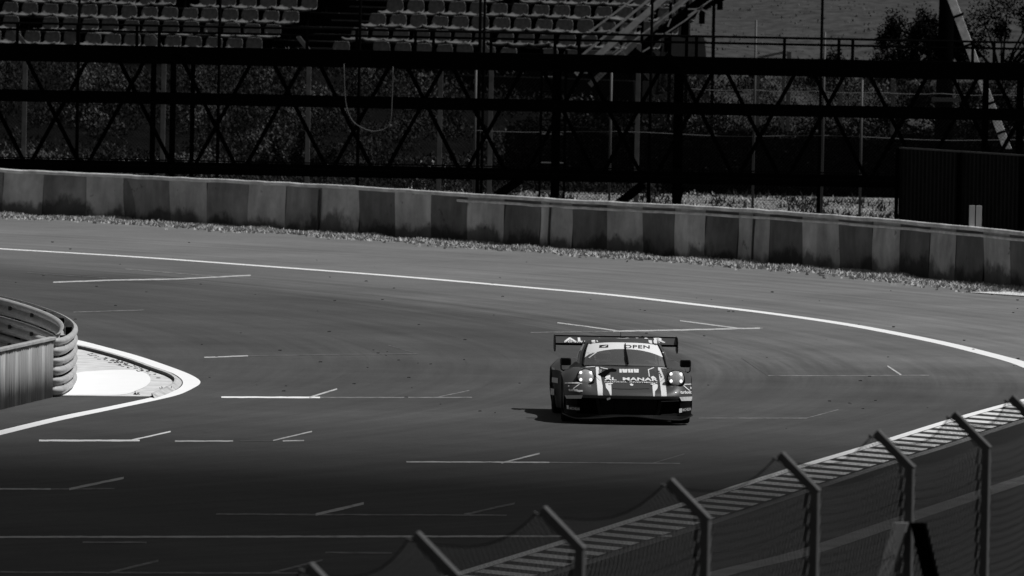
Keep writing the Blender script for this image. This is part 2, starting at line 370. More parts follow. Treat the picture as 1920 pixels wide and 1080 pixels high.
mb = MB()
mb.grid([[(p.x, p.y, .01) for p in k0], [(p.x, p.y, .07) for p in k1], [(p.x, p.y, .07) for p in k2]], 0)
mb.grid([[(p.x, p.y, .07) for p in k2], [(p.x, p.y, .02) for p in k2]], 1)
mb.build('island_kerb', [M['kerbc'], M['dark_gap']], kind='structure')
floor_px = [(60, 743), (95, 743), (180, 744), (290, 745), (307, 735), (323, 726), (327, 718), (322, 712), (308, 705), (279, 695), (238, 680), (187, 665), (140, 654), (60, 638), (0, 640), (-60, 660), (-60, 740)]
flat('island_concrete', [(G(*p).x, G(*p).y) for p in floor_px], .014, M['concrete'])
wp = gs([(85, 742), (130, 742.5), (225, 742), (258, 733), (276, 724), (282, 715), (279, 706), (268, 700), (252, 696), (225, 695), (180, 697), (150, 700), (120, 707), (90, 716)], 4)
flat('island_white_paint', [tuple(p) for p in wp], .018, M['white_bright'])
# cracks and weeds along the kerb joint
mb = MB()
for _ in range(60):
    px = random.uniform(165, 300); py = interp([(165, 664), (240, 686), (300, 706)], px) + random.uniform(-3, 6)
    p = G(px, py); a = random.uniform(0, pi); L = random.uniform(.01, .035)
    mb.box((p.x - L, p.y - .03, .019), (p.x + L, p.y + .03, .019 + random.uniform(.002, .01)))
for _ in range(26):
    px = random.uniform(250, 262) if random.random() < .6 else random.uniform(300, 320); py = 742 if px < 280 else 733
    p = G(px, py); mb.tube([p + Vector((0, 0, .01)), p + Vector((random.uniform(-.02, .02), 0, random.uniform(.03, .08)))], .006, 3)
mb.build('weeds', M['weed1'], kind='stuff')

# ------------------------------------------------------------------ guardrail round the island tip
def wprofile():                          # one W-beam, (out, up)
    return [(0.0, 0.0), (.012, .012), (.045, .035), (.062, .06), (.068, .078), (.062, .096), (.045, .12), (.008, .148), (.0, .155), (.008, .162), (.045, .19), (.062, .214), (.068, .232), (.062, .25), (.045, .268), (.012, .278), (0, .28)]
def offset(path, d):
    out = []
    for i, p in enumerate(path):
        t = (path[min(i + 1, len(path) - 1)] - path[max(i - 1, 0)]).normalized(); out.append(p + Vector((t.y, -t.x)) * d)
    return out
gtop = [(-90, 538), (0, 552), (50, 564), (90, 577), (120, 590), (137, 604), (135, 618), (118, 629), (96, 631), (72, 626)]
gp = spline([(G(x, y, .97).x, G(x, y, .97).y) for x, y in gtop], 6)
guard = empty('guardrail', (gp[20].x, gp[20].y, 0), 'galvanised three-tier guardrail curving round the tip of the island', 'guardrail')
inv = Vector((gp[20].x, gp[20].y, 0))
# outward side: away from the loop's middle
mid = sum((Vector(p) for p in gp), Vector((0, 0))) / len(gp)
sgn = 1 if (offset(gp, .1)[len(gp) - 8] - mid).length > (gp[len(gp) - 8] - mid).length else -1
def wbeam(path, z0, side, name='beam'):
    m_ = MB(); rows = []
    for a, b in wprofile():
        q = offset(path, side * a); rows.append([(p.x - inv.x, p.y - inv.y, z0 + b) for p in q])
    m_.grid(rows); o = m_.build(name, M['galv'], guard, smooth=True)
    s = o.modifiers.new('solid', 'SOLIDIFY'); s.thickness = .008; s.offset = 0
    return o
for k in range(3):
    wbeam(gp, .035 + k * .315, sgn, 'outer_beam')
inner = offset(gp, -sgn * .16)[:-15]
for k in range(3):
    wbeam(inner, .035 + k * .315, -sgn, 'inner_beam')
for i in range(4, len(gp), 7):
    p = offset(gp, -sgn * .08)[i]; m_ = MB()
    m_.box((p.x - inv.x - .05, p.y - inv.y - .05, 0), (p.x - inv.x + .05, p.y - inv.y + .05, .93)); m_.build('post', M['black'], guard)
for i in range(24, len(gp) - 6, 6):       # bolt heads in the valley of each outer beam
    for k in range(3):
        p = offset(gp, sgn * .004)[i]; q = offset(gp, sgn * .03)[i]; zc = .035 + k * .315 + .148; m_ = MB()
        m_.tube([(p.x - inv.x, p.y - inv.y, zc), (q.x - inv.x, q.y - inv.y, zc)], .022, 6); m_.build('bolt', M['bolt'], guard)
inb = offset(gp, -sgn * .29)
for i in (5, 11, 17):
    for k in range(3):
        p = offset(gp, -sgn * .247)[i]; m_ = MB(); zc = .035 + k * .315 + .155
        q = offset(gp, -sgn * .19)[i]
        m_.tube([(q.x - inv.x, q.y - inv.y, zc), (p.x - inv.x, p.y - inv.y, zc)], .035, 8); m_.build('bolt', M['bolt'], guard)
# corrugated panel in front of it
pa = G(97, 745); pb = G(-60, 783); pdir = (pb - pa); Lp = pdir.length; pdir.normalize(); pn = Vector((-pdir.y, pdir.x, 0))
if pn.y > 0: pn = -pn
bp_ = empty('barrier_panel', (pa.x, pa.y, 0), 'weathered ribbed barrier panel with pale vertical stripes beside the guardrail end', 'barrier')
m_ = MB(); rows = []; N = 90
for j in range(N + 1):
    s = j / N * Lp; prof = .018 * sin(s * 2 * pi / .17) 
    q = pdir * s + pn * prof; rows.append([(q.x, q.y, .0), (q.x, q.y, .92 + .0)])
htop = lambda s: 1.0
for a, b in zip(range(N), range(1, N + 1)):
    s = (a + .5) / N * Lp; fpx = (a + .5) / N * 157 % 25.5; mi = 1 if 17.3 < fpx < 24.8 else 0
    m_.add([rows[a][0], rows[b][0], rows[b][1], rows[a][1]], [(0, 1, 2, 3)], mi)
o = m_.build('face', [M['panel'], M['panel_l']], bp_, smooth=True); so_ = o.modifiers.new('s', 'SOLIDIFY'); so_.thickness = .02; so_.offset = -1
m_ = MB(); m_.beam(Vector((0, 0, .945)), pdir * Lp + Vector((0, 0, .945)), .12, .05); m_.build('top_rail', M['galv'], bp_, bevel=.008)
m_ = MB(); m_.beam(-pn * .06 + Vector((0, 0, 0)), -pn * .06 + Vector((0, 0, .91)), .06, .05, upv=pn); m_.build('end_post', M['galv'], bp_)

# ------------------------------------------------------------------ striped barrier wall
bounds = [-75, 5, 80, 160, 238, 318, 388, 465, 535, 600, 672, 740, 808, 876, 945, 1012, 1072, 1137, 1205, 1265, 1322, 1383, 1441, 1503, 1573, 1636, 1687, 1742, 1790, 1843, 1893, 1950, 2000]
p0 = wall_pt(-60); wall = empty('barrier_wall', p0, 'long curved barrier wall painted in pale and dark blocks behind the runoff', 'barrier')
def rel(p): return (p[0] - p0.x, p[1] - p0.y, p[2])
m_ = MB(); mt = MB()
nrm = []
def wall_frame(px):
    a = wall_pt(px - 8); b = wall_pt(px + 8); t = (b - a).normalized(); n = Vector((-t.y, t.x, 0))
    if n.y > 0: n = -n
    return wall_pt(px), n
for bi, (a, b) in enumerate(zip(bounds, bounds[1:])):
    n = 6; dark = bi % 2 == 0
    if 1010 <= a < 1072: dark = False
    cols = []
    if a in (-75, 600, 1012): pass
    wob = [random.uniform(-6, 6) for _ in range(2)]
    for k in range(n + 1):
        px = lerp(a, b, k / n); px = max(px, -60); p, nn = wall_frame(px); H = wall_h(px) - .06
        bul = .04 * sin(pi * k / n) if bi % 2 else .025 * sin(pi * k / n)
        col = []
        for j in range(7):
            f = j / 6; q = p + nn * (bul * sin(pi * f) + .02 * sin(3 * f + bi)); lean = .02 * sin(bi * 2.3) * (f - .5)
            col.append(rel((q.x + lean, q.y, H * f)))
        cols.append(col)
    m_.grid(cols, (2 if b < 610 else 1) if dark else 0)
m_.build('facing', [M['wall_p'], M['wall_d'], wall_mat('faded_dark_wall_paint', .23)], wall, smooth=False)
# body behind the facing, cap rail and second rail
body = MB(); cols = []
for px in range(-60, 2001, 40):
    p, nn = wall_frame(px); H = wall_h(px)
    a = p - nn * .03; b = p - nn * .45
    cols.append([rel((a.x, a.y, 0)), rel((a.x, a.y, H - .07)), rel((b.x, b.y, H - .07)), rel((b.x, b.y, 0))])
body.grid(cols); body.build('wall_core', M['wall_d'], wall)
def rail(z_off, out, r, a, b, nm, mt_):
    t_ = MB(); pts = []
    for px in range(a, b, 20):
        p, nn = wall_frame(px); H = wall_h(px); q = p + nn * out; pts.append(rel((q.x, q.y, H + z_off + random.uniform(-.008, .008))))
    t_.tube(pts, r, 6); t_.build(nm, mt_, wall, smooth=True)
rail(-.045, .01, .05, -60, 2001, 'cap_rail', M['cap'])
rail(-.175, .05, .034, 860, 2001, 'lower_rail', M['cap'])
rail(-.13, -.2, .03, 1100, 1600, 'back_rail', M['cap'])
for px in (598, 1031, 1413):             # joints between the facing sheets
    p, nn = wall_frame(px); H = wall_h(px); t_ = MB(); q = p + nn * .05
    t_.beam(rel((q.x, q.y, .02)), rel((q.x + .03, q.y, H - .12)), .05, .02, upv=nn); t_.build('joint', M['dark_gap'], wall)
# straw along the foot of the wall and behind it
def blades(mb, p, h, w_, n=1, mi=0, spread=.05):
    for _ in range(n):
        a = random.uniform(0, 2 * pi); q = Vector(p) + Vector((random.uniform(-spread, spread), random.uniform(-spread, spread), 0))
        tip = q + Vector((random.uniform(-.6, .6) * h, random.uniform(-.6, .6) * h, h * random.uniform(.5, 1.1)))
        dx = Vector((cos(a), sin(a), 0)) * w_
        mb.add([q - dx, q + dx, tip], [(0, 1, 2)], mi)
mb = MB()
for _ in range(15000):
    px = random.uniform(-60, 2000); p, nn = wall_frame(px); q = p + nn * (.2 + abs(random.gauss(0, .62)) + .25 * sin(p.x * 2.3))
    k = .5 + .5 * sin(px * .05) * sin(px * .013 + 1)
    blades(mb, (q.x, q.y, 0), random.uniform(.03, .09) * (.6 + .8 * k), random.uniform(.02, .05), 2, random.choice((0, 0, 0, 1)), .06)
mb.build('dry_grass', [M['straw'], M['straw2']], kind='stuff')
cols = []
for px in range(-60, 2001, 20):
    p, nn = wall_frame(px); a = p + nn * .06; b = p + nn * (1.05 + .22 * sin(px * .07) + .2 * sin(px * .19)); cols.append([(a.x, a.y, .012), (b.x, b.y, .006)])
mb = MB(); mb.grid(cols); mb.build('verge', mat('verge_straw', .36, .95, var=.6, scale=3, spec=.05), kind='structure')
p = G(1985, 556); mb = MB(); ribbon(mb, [(G(1855, 549).x, G(1855, 549).y), (G(2040, 562).x, G(2040, 562).y)], 1.0, .02); mb.build('concrete_pad', M['concrete'], kind='structure')
# white marker board on the wall
p, nn = wall_frame(1818); mk = empty('marker_board', (p.x - nn.x * .1, p.y - nn.y * .1, wall_h(1818) - .05), 'small white marker board of two upright strips on the barrier wall', 'marker')
for sx in (-.075, .065):
    m_ = MB(); m_.box((sx - .058, -.02, 0), (sx + .058, .02, .47)); m_.build('strip', M['sign'], mk, bevel=.004)
m_ = MB(); m_.box((-.12, .021, .1), (.12, .05, .16)); m_.build('bracket', M['black'], mk)

# ------------------------------------------------------------------ hillside behind
def sm(a, b, x): t = max(0, min(1, (x - a) / (b - a))); return t * t * (3 - 2 * t)
def hh(x, y):
    z = .8 * sm(306, 311, y) + 1.6 * sm(309, 318, y) + max(0, y - 318) * .085
    z += .10 * sin(x * .9 + y * .3) * sm(300, 306, y) + .15 * sin(x * .31 - y * .21) * sm(310, 320, y)
    return z
rows = []
for yy in [292 + i * 1.0 for i in range(40)] + [332 + i * 5 for i in range(40)] + [540, 600, 700, 900]:
    rows.append([(x, yy, hh(x, yy) - .03) for x in [-300, -120, -60] + [-40 + i * 1.0 for i in range(81)] + [60, 120, 300]])
mb = MB(); mb.grid(rows); mb.build('hillside', M['hill'], smooth=True, kind='structure')
mb = MB(); mb.grid([[(x, yy, hh(x, yy) - .01) for x in [-20 + i for i in range(26)]] for yy in [299 + i * .5 for i in range(58)]]); mb.build('shade_painted_bank_soil', M['bank'], smooth=True, kind='structure')  # soil sheet blackened to paint in the shadow below the stand
# rough weeds on the bank: thicker and darker below the grandstand
mb = MB()
def weed(x, y, z, h, mi, n=5):
    for _ in range(n):
        a = random.uniform(0, 2 * pi); tilt = random.uniform(.1, 1.3); q = Vector((x + random.gauss(0, .1), y + random.gauss(0, .1), z + random.uniform(0, h * .8)))
        d = Vector((cos(a) * tilt, sin(a) * tilt, 1)).normalized() * random.uniform(.04, .12); s = Vector((-sin(a), cos(a), random.uniform(-.4, .4))) * random.uniform(.012, .04)
        mb.add([q - s, q + s, q + d + s * .3], [(0, 1, 2)], mi)
for _ in range(26000):
    x = random.uniform(-15, 15); y = 300 + 18 * random.random() ** .8
    c = 6.5 * mn.noise(Vector((x * .6, y * .35, 3))) + 3 * mn.noise(Vector((x * 2.1, y * .9, 7))) + .25 + random.gauss(0, .45)
    if c < -1.2: continue
    if x > 3.5 and y < 306: continue
    if x > 11 and c < .8: mi = 0
    mi = 0 if c < .2 else (1 if c < 2.3 else 2)
    if x > -5 and x < 4 and y < 308: mi = 0 if c < 1.8 else 1
    weed(x, y, hh(x, y), .2 + .2 * random.random() + .08 * max(0, c), mi, 6)
mb.build('undergrowth', [M['weed1'], M['weed2'], M['weed3']], kind='stuff')
mb = MB()
for _ in range(1800):
    x = random.uniform(4, 17); y = random.uniform(319, 380); c = sin(x * 2 + y) + sin(x * .7 - y * .3)
    blades(mb, (x, y, hh(x, y) - .03), random.uniform(.03, .1), .03, 2, 1, .15)
for _ in range(14000):                   # strip of straw between the wall and the bank
    p, nn = wall_frame(random.uniform(-60, 2000)); y = p.y + .8 + random.random() * (308 - p.y); x = p.x + random.uniform(0, .6) + (y - p.y) * p.x / p.y
    blades(mb, (x, y, hh(x, y) - .02), random.uniform(.03, .12) * (2 if mn.noise(Vector((x * .8, y * .12, 1))) > .03 else 1), .03, 2, 0 if mn.noise(Vector((x * .8, y * .12, 1))) > .03 else (3 if random.random() < .75 else 2), .1)
mb.build('dry_grass', [M['weed2'], M['weed3'], M['straw2'], M['straw']], kind='stuff')

# bushes: stem plus a crown of small leaf faces in clumps
def bush(x, y, w_, d_, h, n, mats, label, cat='bush', group=None, clumps=9):
    z = hh(x, y) - .05; r = empty('bush', (x, y, z), label, cat, group); m1 = MB(); m2 = MB()
    cl = [(a_ * w_ / 2, random.uniform(-.7, .7) * d_ / 2, h * random.uniform(.1, .9) * (1 - .45 * a_ * a_), random.uniform(.12, .34)) for a_ in [random.uniform(-.95, .95) for _ in range(clumps * 2)]]
    for cx, cy, cz, cr in cl:
        m1.tube([(0, 0, 0), (cx * .4, cy * .4, cz * .5), (cx, cy, cz)], .03, 5, radii=[.05, .03, .012])
    for _ in range(n):
        cx, cy, cz, cr = random.choice(cl); v = Vector((random.gauss(0, 1), random.gauss(0, 1), random.gauss(0, 1))).normalized() * random.random() ** .45
        q = Vector((cx + v.x * cr * w_ * .5, cy + v.y * cr * d_ * .5, max(.02, cz + v.z * cr * h * .8 + (random.random() ** 4) * .3)))
        a = Vector((random.uniform(-1, 1), random.uniform(-1, 1), random.uniform(-.3, 1))).normalized() * random.uniform(.04, .11)
        b = a.cross(Vector((random.uniform(-1, 1), random.uniform(-1, 1), random.uniform(-1, 1)))).normalized() * random.uniform(.015, .035)
        m2.add([q, q + a * .5 + b, q + a, q + a * .5 - b], [(0, 1, 2, 3)], 1 if random.random() < .25 else 0)
    m1.build('stem', M['black'], r); m2.build('foliage', mats, r)
    return r
LK = [M['leafk'], M['leafd']]; LD = [M['leafd'], M['weed2']]
def bpx(px, py, y): return D(px, py, y).x
bush(bpx(1700, 50, 322), 322, 2.2, 1.4, 1.75, 8000, LK, 'black spreading bush on the pale hillside left of the leaning mast')
bush(bpx(1880, 60, 320), 320, 3.4, 1.6, 2.3, 12000, LK, 'tall black bush at the hillside edge right of the leaning mast')
bush(bpx(1560, 65, 319), 319, 1.0, .8, .75, 1800, LD, 'thin small bush low on the pale hillside beside the dark lamp pole')
bush(bpx(1800, 170, 311), 311, 4.2, 1.6, 1.7, 9000, LK, 'wide scrubby bush on the bank just behind the leaning mast foot')
bush(bpx(1420, 105, 318), 318, .5, .5, .5, 600, LD, 'tiny dark shrub on the hillside beside the steel staircase foot')
bush(bpx(1762, 60, 324), 324, 1.8, 1.2, 1.9, 7000, LK, 'black bush filling the slope right behind the thick upright mast')
bush(bpx(1610, 110, 317), 317, 2.6, .8, .7, 2500, LD, 'low dark bush below the black spreading bush')
bush(bpx(1100, 180, 309), 309, 2.2, 1.3, 1.7, 5000, LK, 'dense black bush on the bank behind the middle of the steel truss')
bush(bpx(985, 215, 308), 308, 1.3, 1.2, 1.5, 3000, LK, 'narrow black bush on the bank behind the ladder')
bush(bpx(160, 165, 312), 312, 1.6, 1, .9, 1800, LD, 'dark bush on the bank behind the left end of the truss')
bush(bpx(560, 240, 306), 306, 1.9, 1, 1.3, 3000, LK, 'dark bush on the bank beside the hanging cable loop')
# clipped dark hedge running along the foot of the bank
hx0 = bpx(950, 280, 306); hx1 = bpx(2050, 280, 306); hd = empty('hedge', ((hx0 + hx1) / 2, 303.5, 0), 'long black hedge along the bottom of the bank behind the truss', 'hedge')
m2 = MB(); L = hx1 - hx0
for _ in range(30000):
    a = random.uniform(-L / 2, L / 2); b = random.uniform(-.6, .6); top = 1.75 + .12 * sin(a * 2.1) + .1 * sin(a * 5.3); c = random.uniform(.05, top)
    if random.random() < .6: b = -.6 + random.gauss(0, .07)
    q = Vector((a, b, c)); u = Vector((random.uniform(-1, 1), random.uniform(-1, 1), random.uniform(-.3, 1))).normalized() * random.uniform(.05, .12)
    v = u.cross(Vector((random.uniform(-1, 1), random.uniform(-1, 1), random.uniform(-1, 1)))).normalized() * .03
    m2.add([q, q + u * .5 + v, q + u, q + u * .5 - v], [(0, 1, 2, 3)], 1 if random.random() < .12 else 0)
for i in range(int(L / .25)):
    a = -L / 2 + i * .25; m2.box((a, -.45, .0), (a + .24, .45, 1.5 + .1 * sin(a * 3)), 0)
m2.build('foliage', [M['leafk'], M['leafd']], hd)
m1 = MB()
for i in range(int(L / .8)): m1.tube([(-L / 2 + i * .8, 0, 0), (-L / 2 + i * .8, 0, 1.2)], .03, 5)
m1.build('stem', M['black'], hd)

# ------------------------------------------------------------------ steel truss walkway
TY = 281.0
def T(px, py): return D(px, py, TY)
t0 = T(960, 330); TX = t0.x
def lv(py): return T(960, py).z           # levels measured at the middle of the frame
zt, zm, zb = lv(116), lv(197), lv(327)
truss = empty('steel_truss', (TX, TY, 0), 'long black steel lattice truss spanning behind the barrier wall', 'truss')
x0 = T(-60, 100).x; x1 = T(1980, 100).x
def tr(name, a, b, w_, h, m=M['black'], y=0, par=truss):
    m_ = MB(); m_.beam((a[0] - TX, y, a[1]), (b[0] - TX, y, b[1]), w_, h, upv=(0, 0, 1)); return m_.build(name, m, par)
tr('top_chord', (x0, zt), (x1, zt), .35, .40); tr('middle_chord', (x0, zm), (x1, zm), .3, .27); tr('bottom_chord', (x0, zb), (x1, zb), .3, .27)
m_ = MB(); m_.beam((x0 - TX, -.17, zb + .17), (x1 - TX, -.17, zb + .19), .02, .03); m_.beam((x0 - TX, -.2, zb + .05), (x1 - TX, -.2, zb + .01), .02, .025); m_.build('cable_run', M['rail'], truss)
def tx(px): return T(px, 120).x
dxd = (T(1066, 120).x - T(960, 120).x); hgt = zt - zb
for px in (-60, 43, 217, 337, 507, 593, 757, 843, 1010, 1097, 1270, 1357, 1520, 1625, 1780, 1862):
    a = tx(px); tr('brace', (a, zt), (a + dxd * 1.05, zb), .09, .09, y=.06)
for px in (170, 277, 477, 573, 737, 837, 987, 1100, 1243, 1343, 1497, 1590, 1745, 1840, 1960):
    a = tx(px); tr('brace', (a, zt), (a - dxd * 1.05, zb), .09, .09, y=-.06)
for px, w_ in ((288, .12), (325, .13), (362, .1), (1045, .2), (1274, .22), (1850, .14), (1915, .16)):
    a = tx(px); m_ = MB(); m_.box((a - TX - w_ / 2, .12, 0), (a - TX + w_ / 2, .12 + w_, zt)); m_.build('column', M['black'], truss)
zr1, zr2 = lv(61), lv(73)
for z_ in (zr1, zr2):
    m_ = MB(); m_.tube([(x0 - TX, -.1, z_), (x1 - TX, -.1, z_)], .03, 6); m_.build('handrail', M['rail'], truss)
for px in (32, 145, 256, 298, 410, 575, 668, 778, 812, 920, 1040, 1085, 1305, 1337, 1470, 1572, 1598, 1742, 1823, 1863):
    a = tx(px); m_ = MB(); m_.box((a - TX - .035, -.13, zt + .15), (a - TX + .035, -.07, zr1)); m_.build('baluster', M['rail'], truss)
for pa_, pb_ in (((978, 335), (936, 364)), ((1207, 345), (1165, 378)), ((1275, 350), (1268, 384))):
    A_ = T(*pa_); B_ = T(*pb_); k_ = A_.z / (A_.z - B_.z); m_ = MB(); m_.beam((A_.x - TX, 0, A_.z), (A_.x - TX + (B_.x - A_.x) * k_, 0, 0), .2, .16, upv=(0, 1, 0)); m_.build('strut', M['black'], truss)
# floodlight stubs bolted on
for px, py, s in ((345, 98, .16), (1265, 112, .2), (1198, 100, .14)):
    q = T(px, py); m_ = MB(); m_.beam((q.x - TX - s, -.22, q.z + s * .6), (q.x - TX + s, -.22, q.z - s * .9), .14, .14); m_.build('lamp_bracket', M['black'], truss)
# hanging cable loop
cb_ = [D(x, y, 280.4) for x, y in ((645, 120), (648, 190), (660, 225), (680, 240), (700, 246), (722, 241), (732, 228), (735, 190), (737, 125))]
m_ = MB(); m_.tube([tuple(p) for p in spline(cb_, 4)], .011, 5); tag(m_.build('cable', M['post_c'], smooth=True), 'thin pale cable hanging in a loop from the middle chord of the truss', 'cable')
# ladder in the dark middle
lq = D(1035, 320, 283); ld = empty('ladder', (lq.x, 283, 0), 'dark ladder with pale rungs standing behind the middle of the truss', 'ladder')
for sx in (-.28, .28):
    m_ = MB(); m_.beam((sx, 0, 0), (sx, .3, 3.9), .06, .05); m_.build('stile', M['black'], ld)
for k in range(11):
    m_ = MB(); m_.tube([(-.26, .03 * k, .3 + .33 * k), (.26, .03 * k, .3 + .33 * k)], .022, 6); m_.build('rung', M['post_s'] if k % 2 else M['rail'], ld)

# ------------------------------------------------------------------ old chain-link fence on concrete posts
def post_top(px, py, y): return D(px, py, y)
FY = 286.0
fx = D(960, 200, FY).x; fence = empty('old_wire_fence', (fx, FY, 0), 'old chain link fence on pale concrete posts between the truss and the bank', 'fence')
def armed(px, py, w_=.11, arm=True, y=FY, m='post_c', par=fence, ox=None):
    q = D(px, py, y); ox = fx if ox is None else ox; m_ = MB(); m_.box((q.x - ox - w_ / 2, -.05, 0), (q.x - ox + w_ / 2, .05, q.z))
    if arm: m_.beam((q.x - ox, 0, q.z - .05), (q.x - ox - .28, 0, q.z + .3), .1, w_ * .8, upv=(0, 1, 0))
    return m_.build('post', M[m], par, bevel=.006)
for px, py, arm in ((48, 80, 1), (308, 92, 1), (580, 92, 1), (827, 112, 0), (922, 100, 1), (1198, 82, 0), (1480, 96, 0), (1577, 148, 0), (1675, 148, 0)):
    bk = 305.6 if px > 1400 else FY
    armed(px, py, arm=bool(arm), y=bk).location.y = bk - FY
for z_, a, b in ((3.0, 1290, 2000),):
    A = D(a, 200, FY).x - fx; B = D(b, 200, FY).x - fx; m_ = MB(); pts = [(lerp(A, B, i / 24), -.07, z_ - .03 * abs(sin(i * pi / 4))) for i in range(25)]
    m_.tube(pts, .009, 4); m_.build('tension_wire', M['post_s'], fence)
A = D(-60, 200, FY).x - fx; B = D(2000, 200, FY).x - fx
def chain(mbx, A, B, H, pitch, r, fn, seg=1, n=3):
    s = A - H
    while s < B + H:
        for sg in (1, -1):
            pts = []
            for k in range(seg + 1):
                h = H * k / seg; u = s + sg * h + (0 if sg > 0 else H)
                if sg < 0: u = s + H - h
                pts.append((u, h))
            # clip to the panel
            if seg == 1:
                (ua, ha), (ub, hb) = pts
                lo, hi = 0.0, 1.0; du = ub - ua
                for lim, sgn_ in ((A, 1), (B, -1)):
                    fa = (ua - lim) * sgn_; fb = (ub - lim) * sgn_
                    if fa < 0 and fb < 0: lo = 2
                    elif fa < 0: lo = max(lo, fa / (fa - fb))
                    elif fb < 0: hi = min(hi, fa / (fa - fb))
                if lo < hi: mbx.tube([fn(lerp(ua, ub, lo), lerp(ha, hb, lo)), fn(lerp(ua, ub, hi), lerp(ha, hb, hi))], r, n, cap=False)
            else:
                q = [p for p in pts if A <= p[0] <= B]
                if len(q) > 1: mbx.tube([fn(*p) for p in q], r, n, cap=False)
        s += pitch
m_ = MB(); chain(m_, A, B, 3.4, .085, .0035, lambda s, h: (s, .06, h)); m_.build('chain_link', M['wire_bg'], fence)
# thin galvanised poles nearer the wall
sf = empty('inner_wire_fence', (fx, 283.6, 0), 'row of thin galvanised poles with two strands of wire just behind the truss', 'fence')
for px, py in ((893, 125), (1147, 130), (1418, 38), (1547, 60), (1617, 150)):
    q = D(px, py, 283.6); m_ = MB(); m_.tube([(q.x - fx, 0, 0), (q.x - fx, 0, q.z)], .03, 8); m_.build('post', M['post_s'], sf, smooth=True)
for z_ in (2.0,):
    m_ = MB(); m_.tube([(D(870, 200, 283.6).x - fx + i * .7, .035, z_ - .03 * sin(i * .9)) for i in range(20)], .008, 4); m_.build('tension_wire', M['post_s'], sf)
# tall dark lamp poles that cross the seats
for i, (px, lab) in enumerate(((148, 'thin black pole in front of the left seats at the photo edge'), (412, 'thin black pole in front of the right part of the left seat block'), (675, 'thin black pole in front of the grandstand aisle'), (900, 'double black pole in front of the middle of the right seat block'), (1222, 'black pole in front of the steel staircase'), (1541, 'tall black pole in front of the pale hillside'))):
    q = D(px, 60, 284.6); r = empty('steel_pole', (q.x, 284.6, 0), lab, 'pole', 'thin black poles behind the truss')
    m_ = MB(); m_.tube([(0, 0, 0), (0, 0, 3), (0, 0, 7.5)], .035, 8, radii=[.045, .035, .03]); m_.build('shaft', M['rail'], r, smooth=True)
    m_ = MB(); m_.box((-.09, -.09, 0), (.09, .09, .03)); m_.build('base_plate', M['black'], r)
    if px == 900:
        m_ = MB(); m_.tube([(.1, 0, 0), (.1, 0, 7.5)], .03, 8); m_.build('shaft', M['rail'], r, smooth=True)
# wide black mast and the pale leaning one
q = D(1772, 60, 299); r = empty('timber_mast', (q.x, 299, hh(q.x, 299)), 'thick black upright timber mast beside the pale leaning mast', 'mast')
m_ = MB(); m_.tube([(0, 0, 0), (.02, 0, 4), (.05, 0, 8)], .2, 10, radii=[.24, .2, .17]); m_.build('shaft', M['black'], r, smooth=True)
m_ = MB(); m_.box((-.3, -.26, 2.5), (.35, -.2, 2.6)); m_.build('collar', M['post_s'], r)
a = D(1890, 283, 296); b = D(1770, -40, 296); r = empty('leaning_mast', (a.x, 296, a.z), 'pale leaning mast with dark joint bands right of the hillside bush', 'mast')
b2 = a + (b - a) * 1.8; m_ = MB(); m_.beam((0, 0, 0), tuple(b2 - a), .2, .14, upv=(0, 1, 0)); m_.build('shaft', M['pole'], r, bevel=.01)
for k in range(10):
    c = (b2 - a) * (.06 + .094 * k); d_ = (b2 - a).normalized() * .03; m_ = MB(); m_.beam(tuple(c - d_), tuple(c + d_), .22, .16, upv=(0, 1, 0)); m_.build('band', M['black'], r)
m_ = MB(); m_.beam((0, 0, -a.z + 0.0), (0, 0, .05), .2, .2); m_.build('footing', M['black'], r)
# dark corrugated hoarding at the right
hA = D(1688, 300, 268); hB = D(2040, 300, 262); r = empty('corrugated_hoarding', (hA.x, hA.y, 0), 'dark corrugated metal hoarding behind the right end of the barrier wall', 'fence')
d_ = Vector((hB.x - hA.x, hB.y - hA.y, 0)); Lh = d_.length; d_.normalize(); n_ = Vector((-d_.y, d_.x, 0)); ztop = D(1688, 279, 268).z
m_ = MB(); cols = []
for i in range(int(Lh / .025) + 1):
    s = i * .025; q = d_ * s + n_ * (.02 * (1 if (i // 3) % 2 else -1)); cols.append([(q.x, q.y, 0), (q.x, q.y, ztop)])
m_.grid(cols); o = m_.build('sheeting', M['hoard'], r); s_ = o.modifiers.new('s', 'SOLIDIFY'); s_.thickness = .004
m_ = MB(); m_.beam((0, 0, ztop + .02), tuple(d_ * Lh + Vector((0, 0, ztop + .02))), .08, .035); m_.build('top_rail', M['post_s'], r)
for i in range(4):
    q = d_ * (Lh * i / 3) - n_ * .08; m_ = MB(); m_.box((q.x - .04, q.y - .04, 0), (q.x + .04, q.y + .04, ztop)); m_.build('post', M['black'], r)

# ------------------------------------------------------------------ grandstand
PSI = R(33); ex = Vector((cos(PSI), -sin(PSI), 0)); bx_ = Vector((sin(PSI), cos(PSI), 0)); RUN, RISE, PIT = .79, .306, .6
O = D(488, 96, 320); PITCHS = .645; RUN = .84; RISE = .355
gst = empty('grandstand', (O.x, O.y, 0), 'open terraced grandstand of dark steps behind the truss with a stair aisle', 'grandstand')
m_ = MB(); ns = MB()
def gpt(a, k, dz=0, fwd=0): return ex * a + bx_ * (k * RUN - fwd) + Vector((0, 0, O.z + k * RISE + dz))
A0, A1 = -14.5, 13.2
for k in range(0, 9):
    for (a, b) in ((A0 - k * .2, 11.8 - k * .38),):
        z0 = -.44
        P = [gpt(a, k, z0, .45), gpt(b, k, z0, .45), gpt(b, k + 1, z0 - RISE, .45), gpt(a, k + 1, z0 - RISE, .45)]
        m_.add(P, [(0, 1, 2, 3)])
        Q = [gpt(a, k, z0 - RISE, .45), gpt(b, k, z0 - RISE, .45)]
        m_.add([Q[0], Q[1], P[1], P[0]], [(0, 1, 2, 3)])
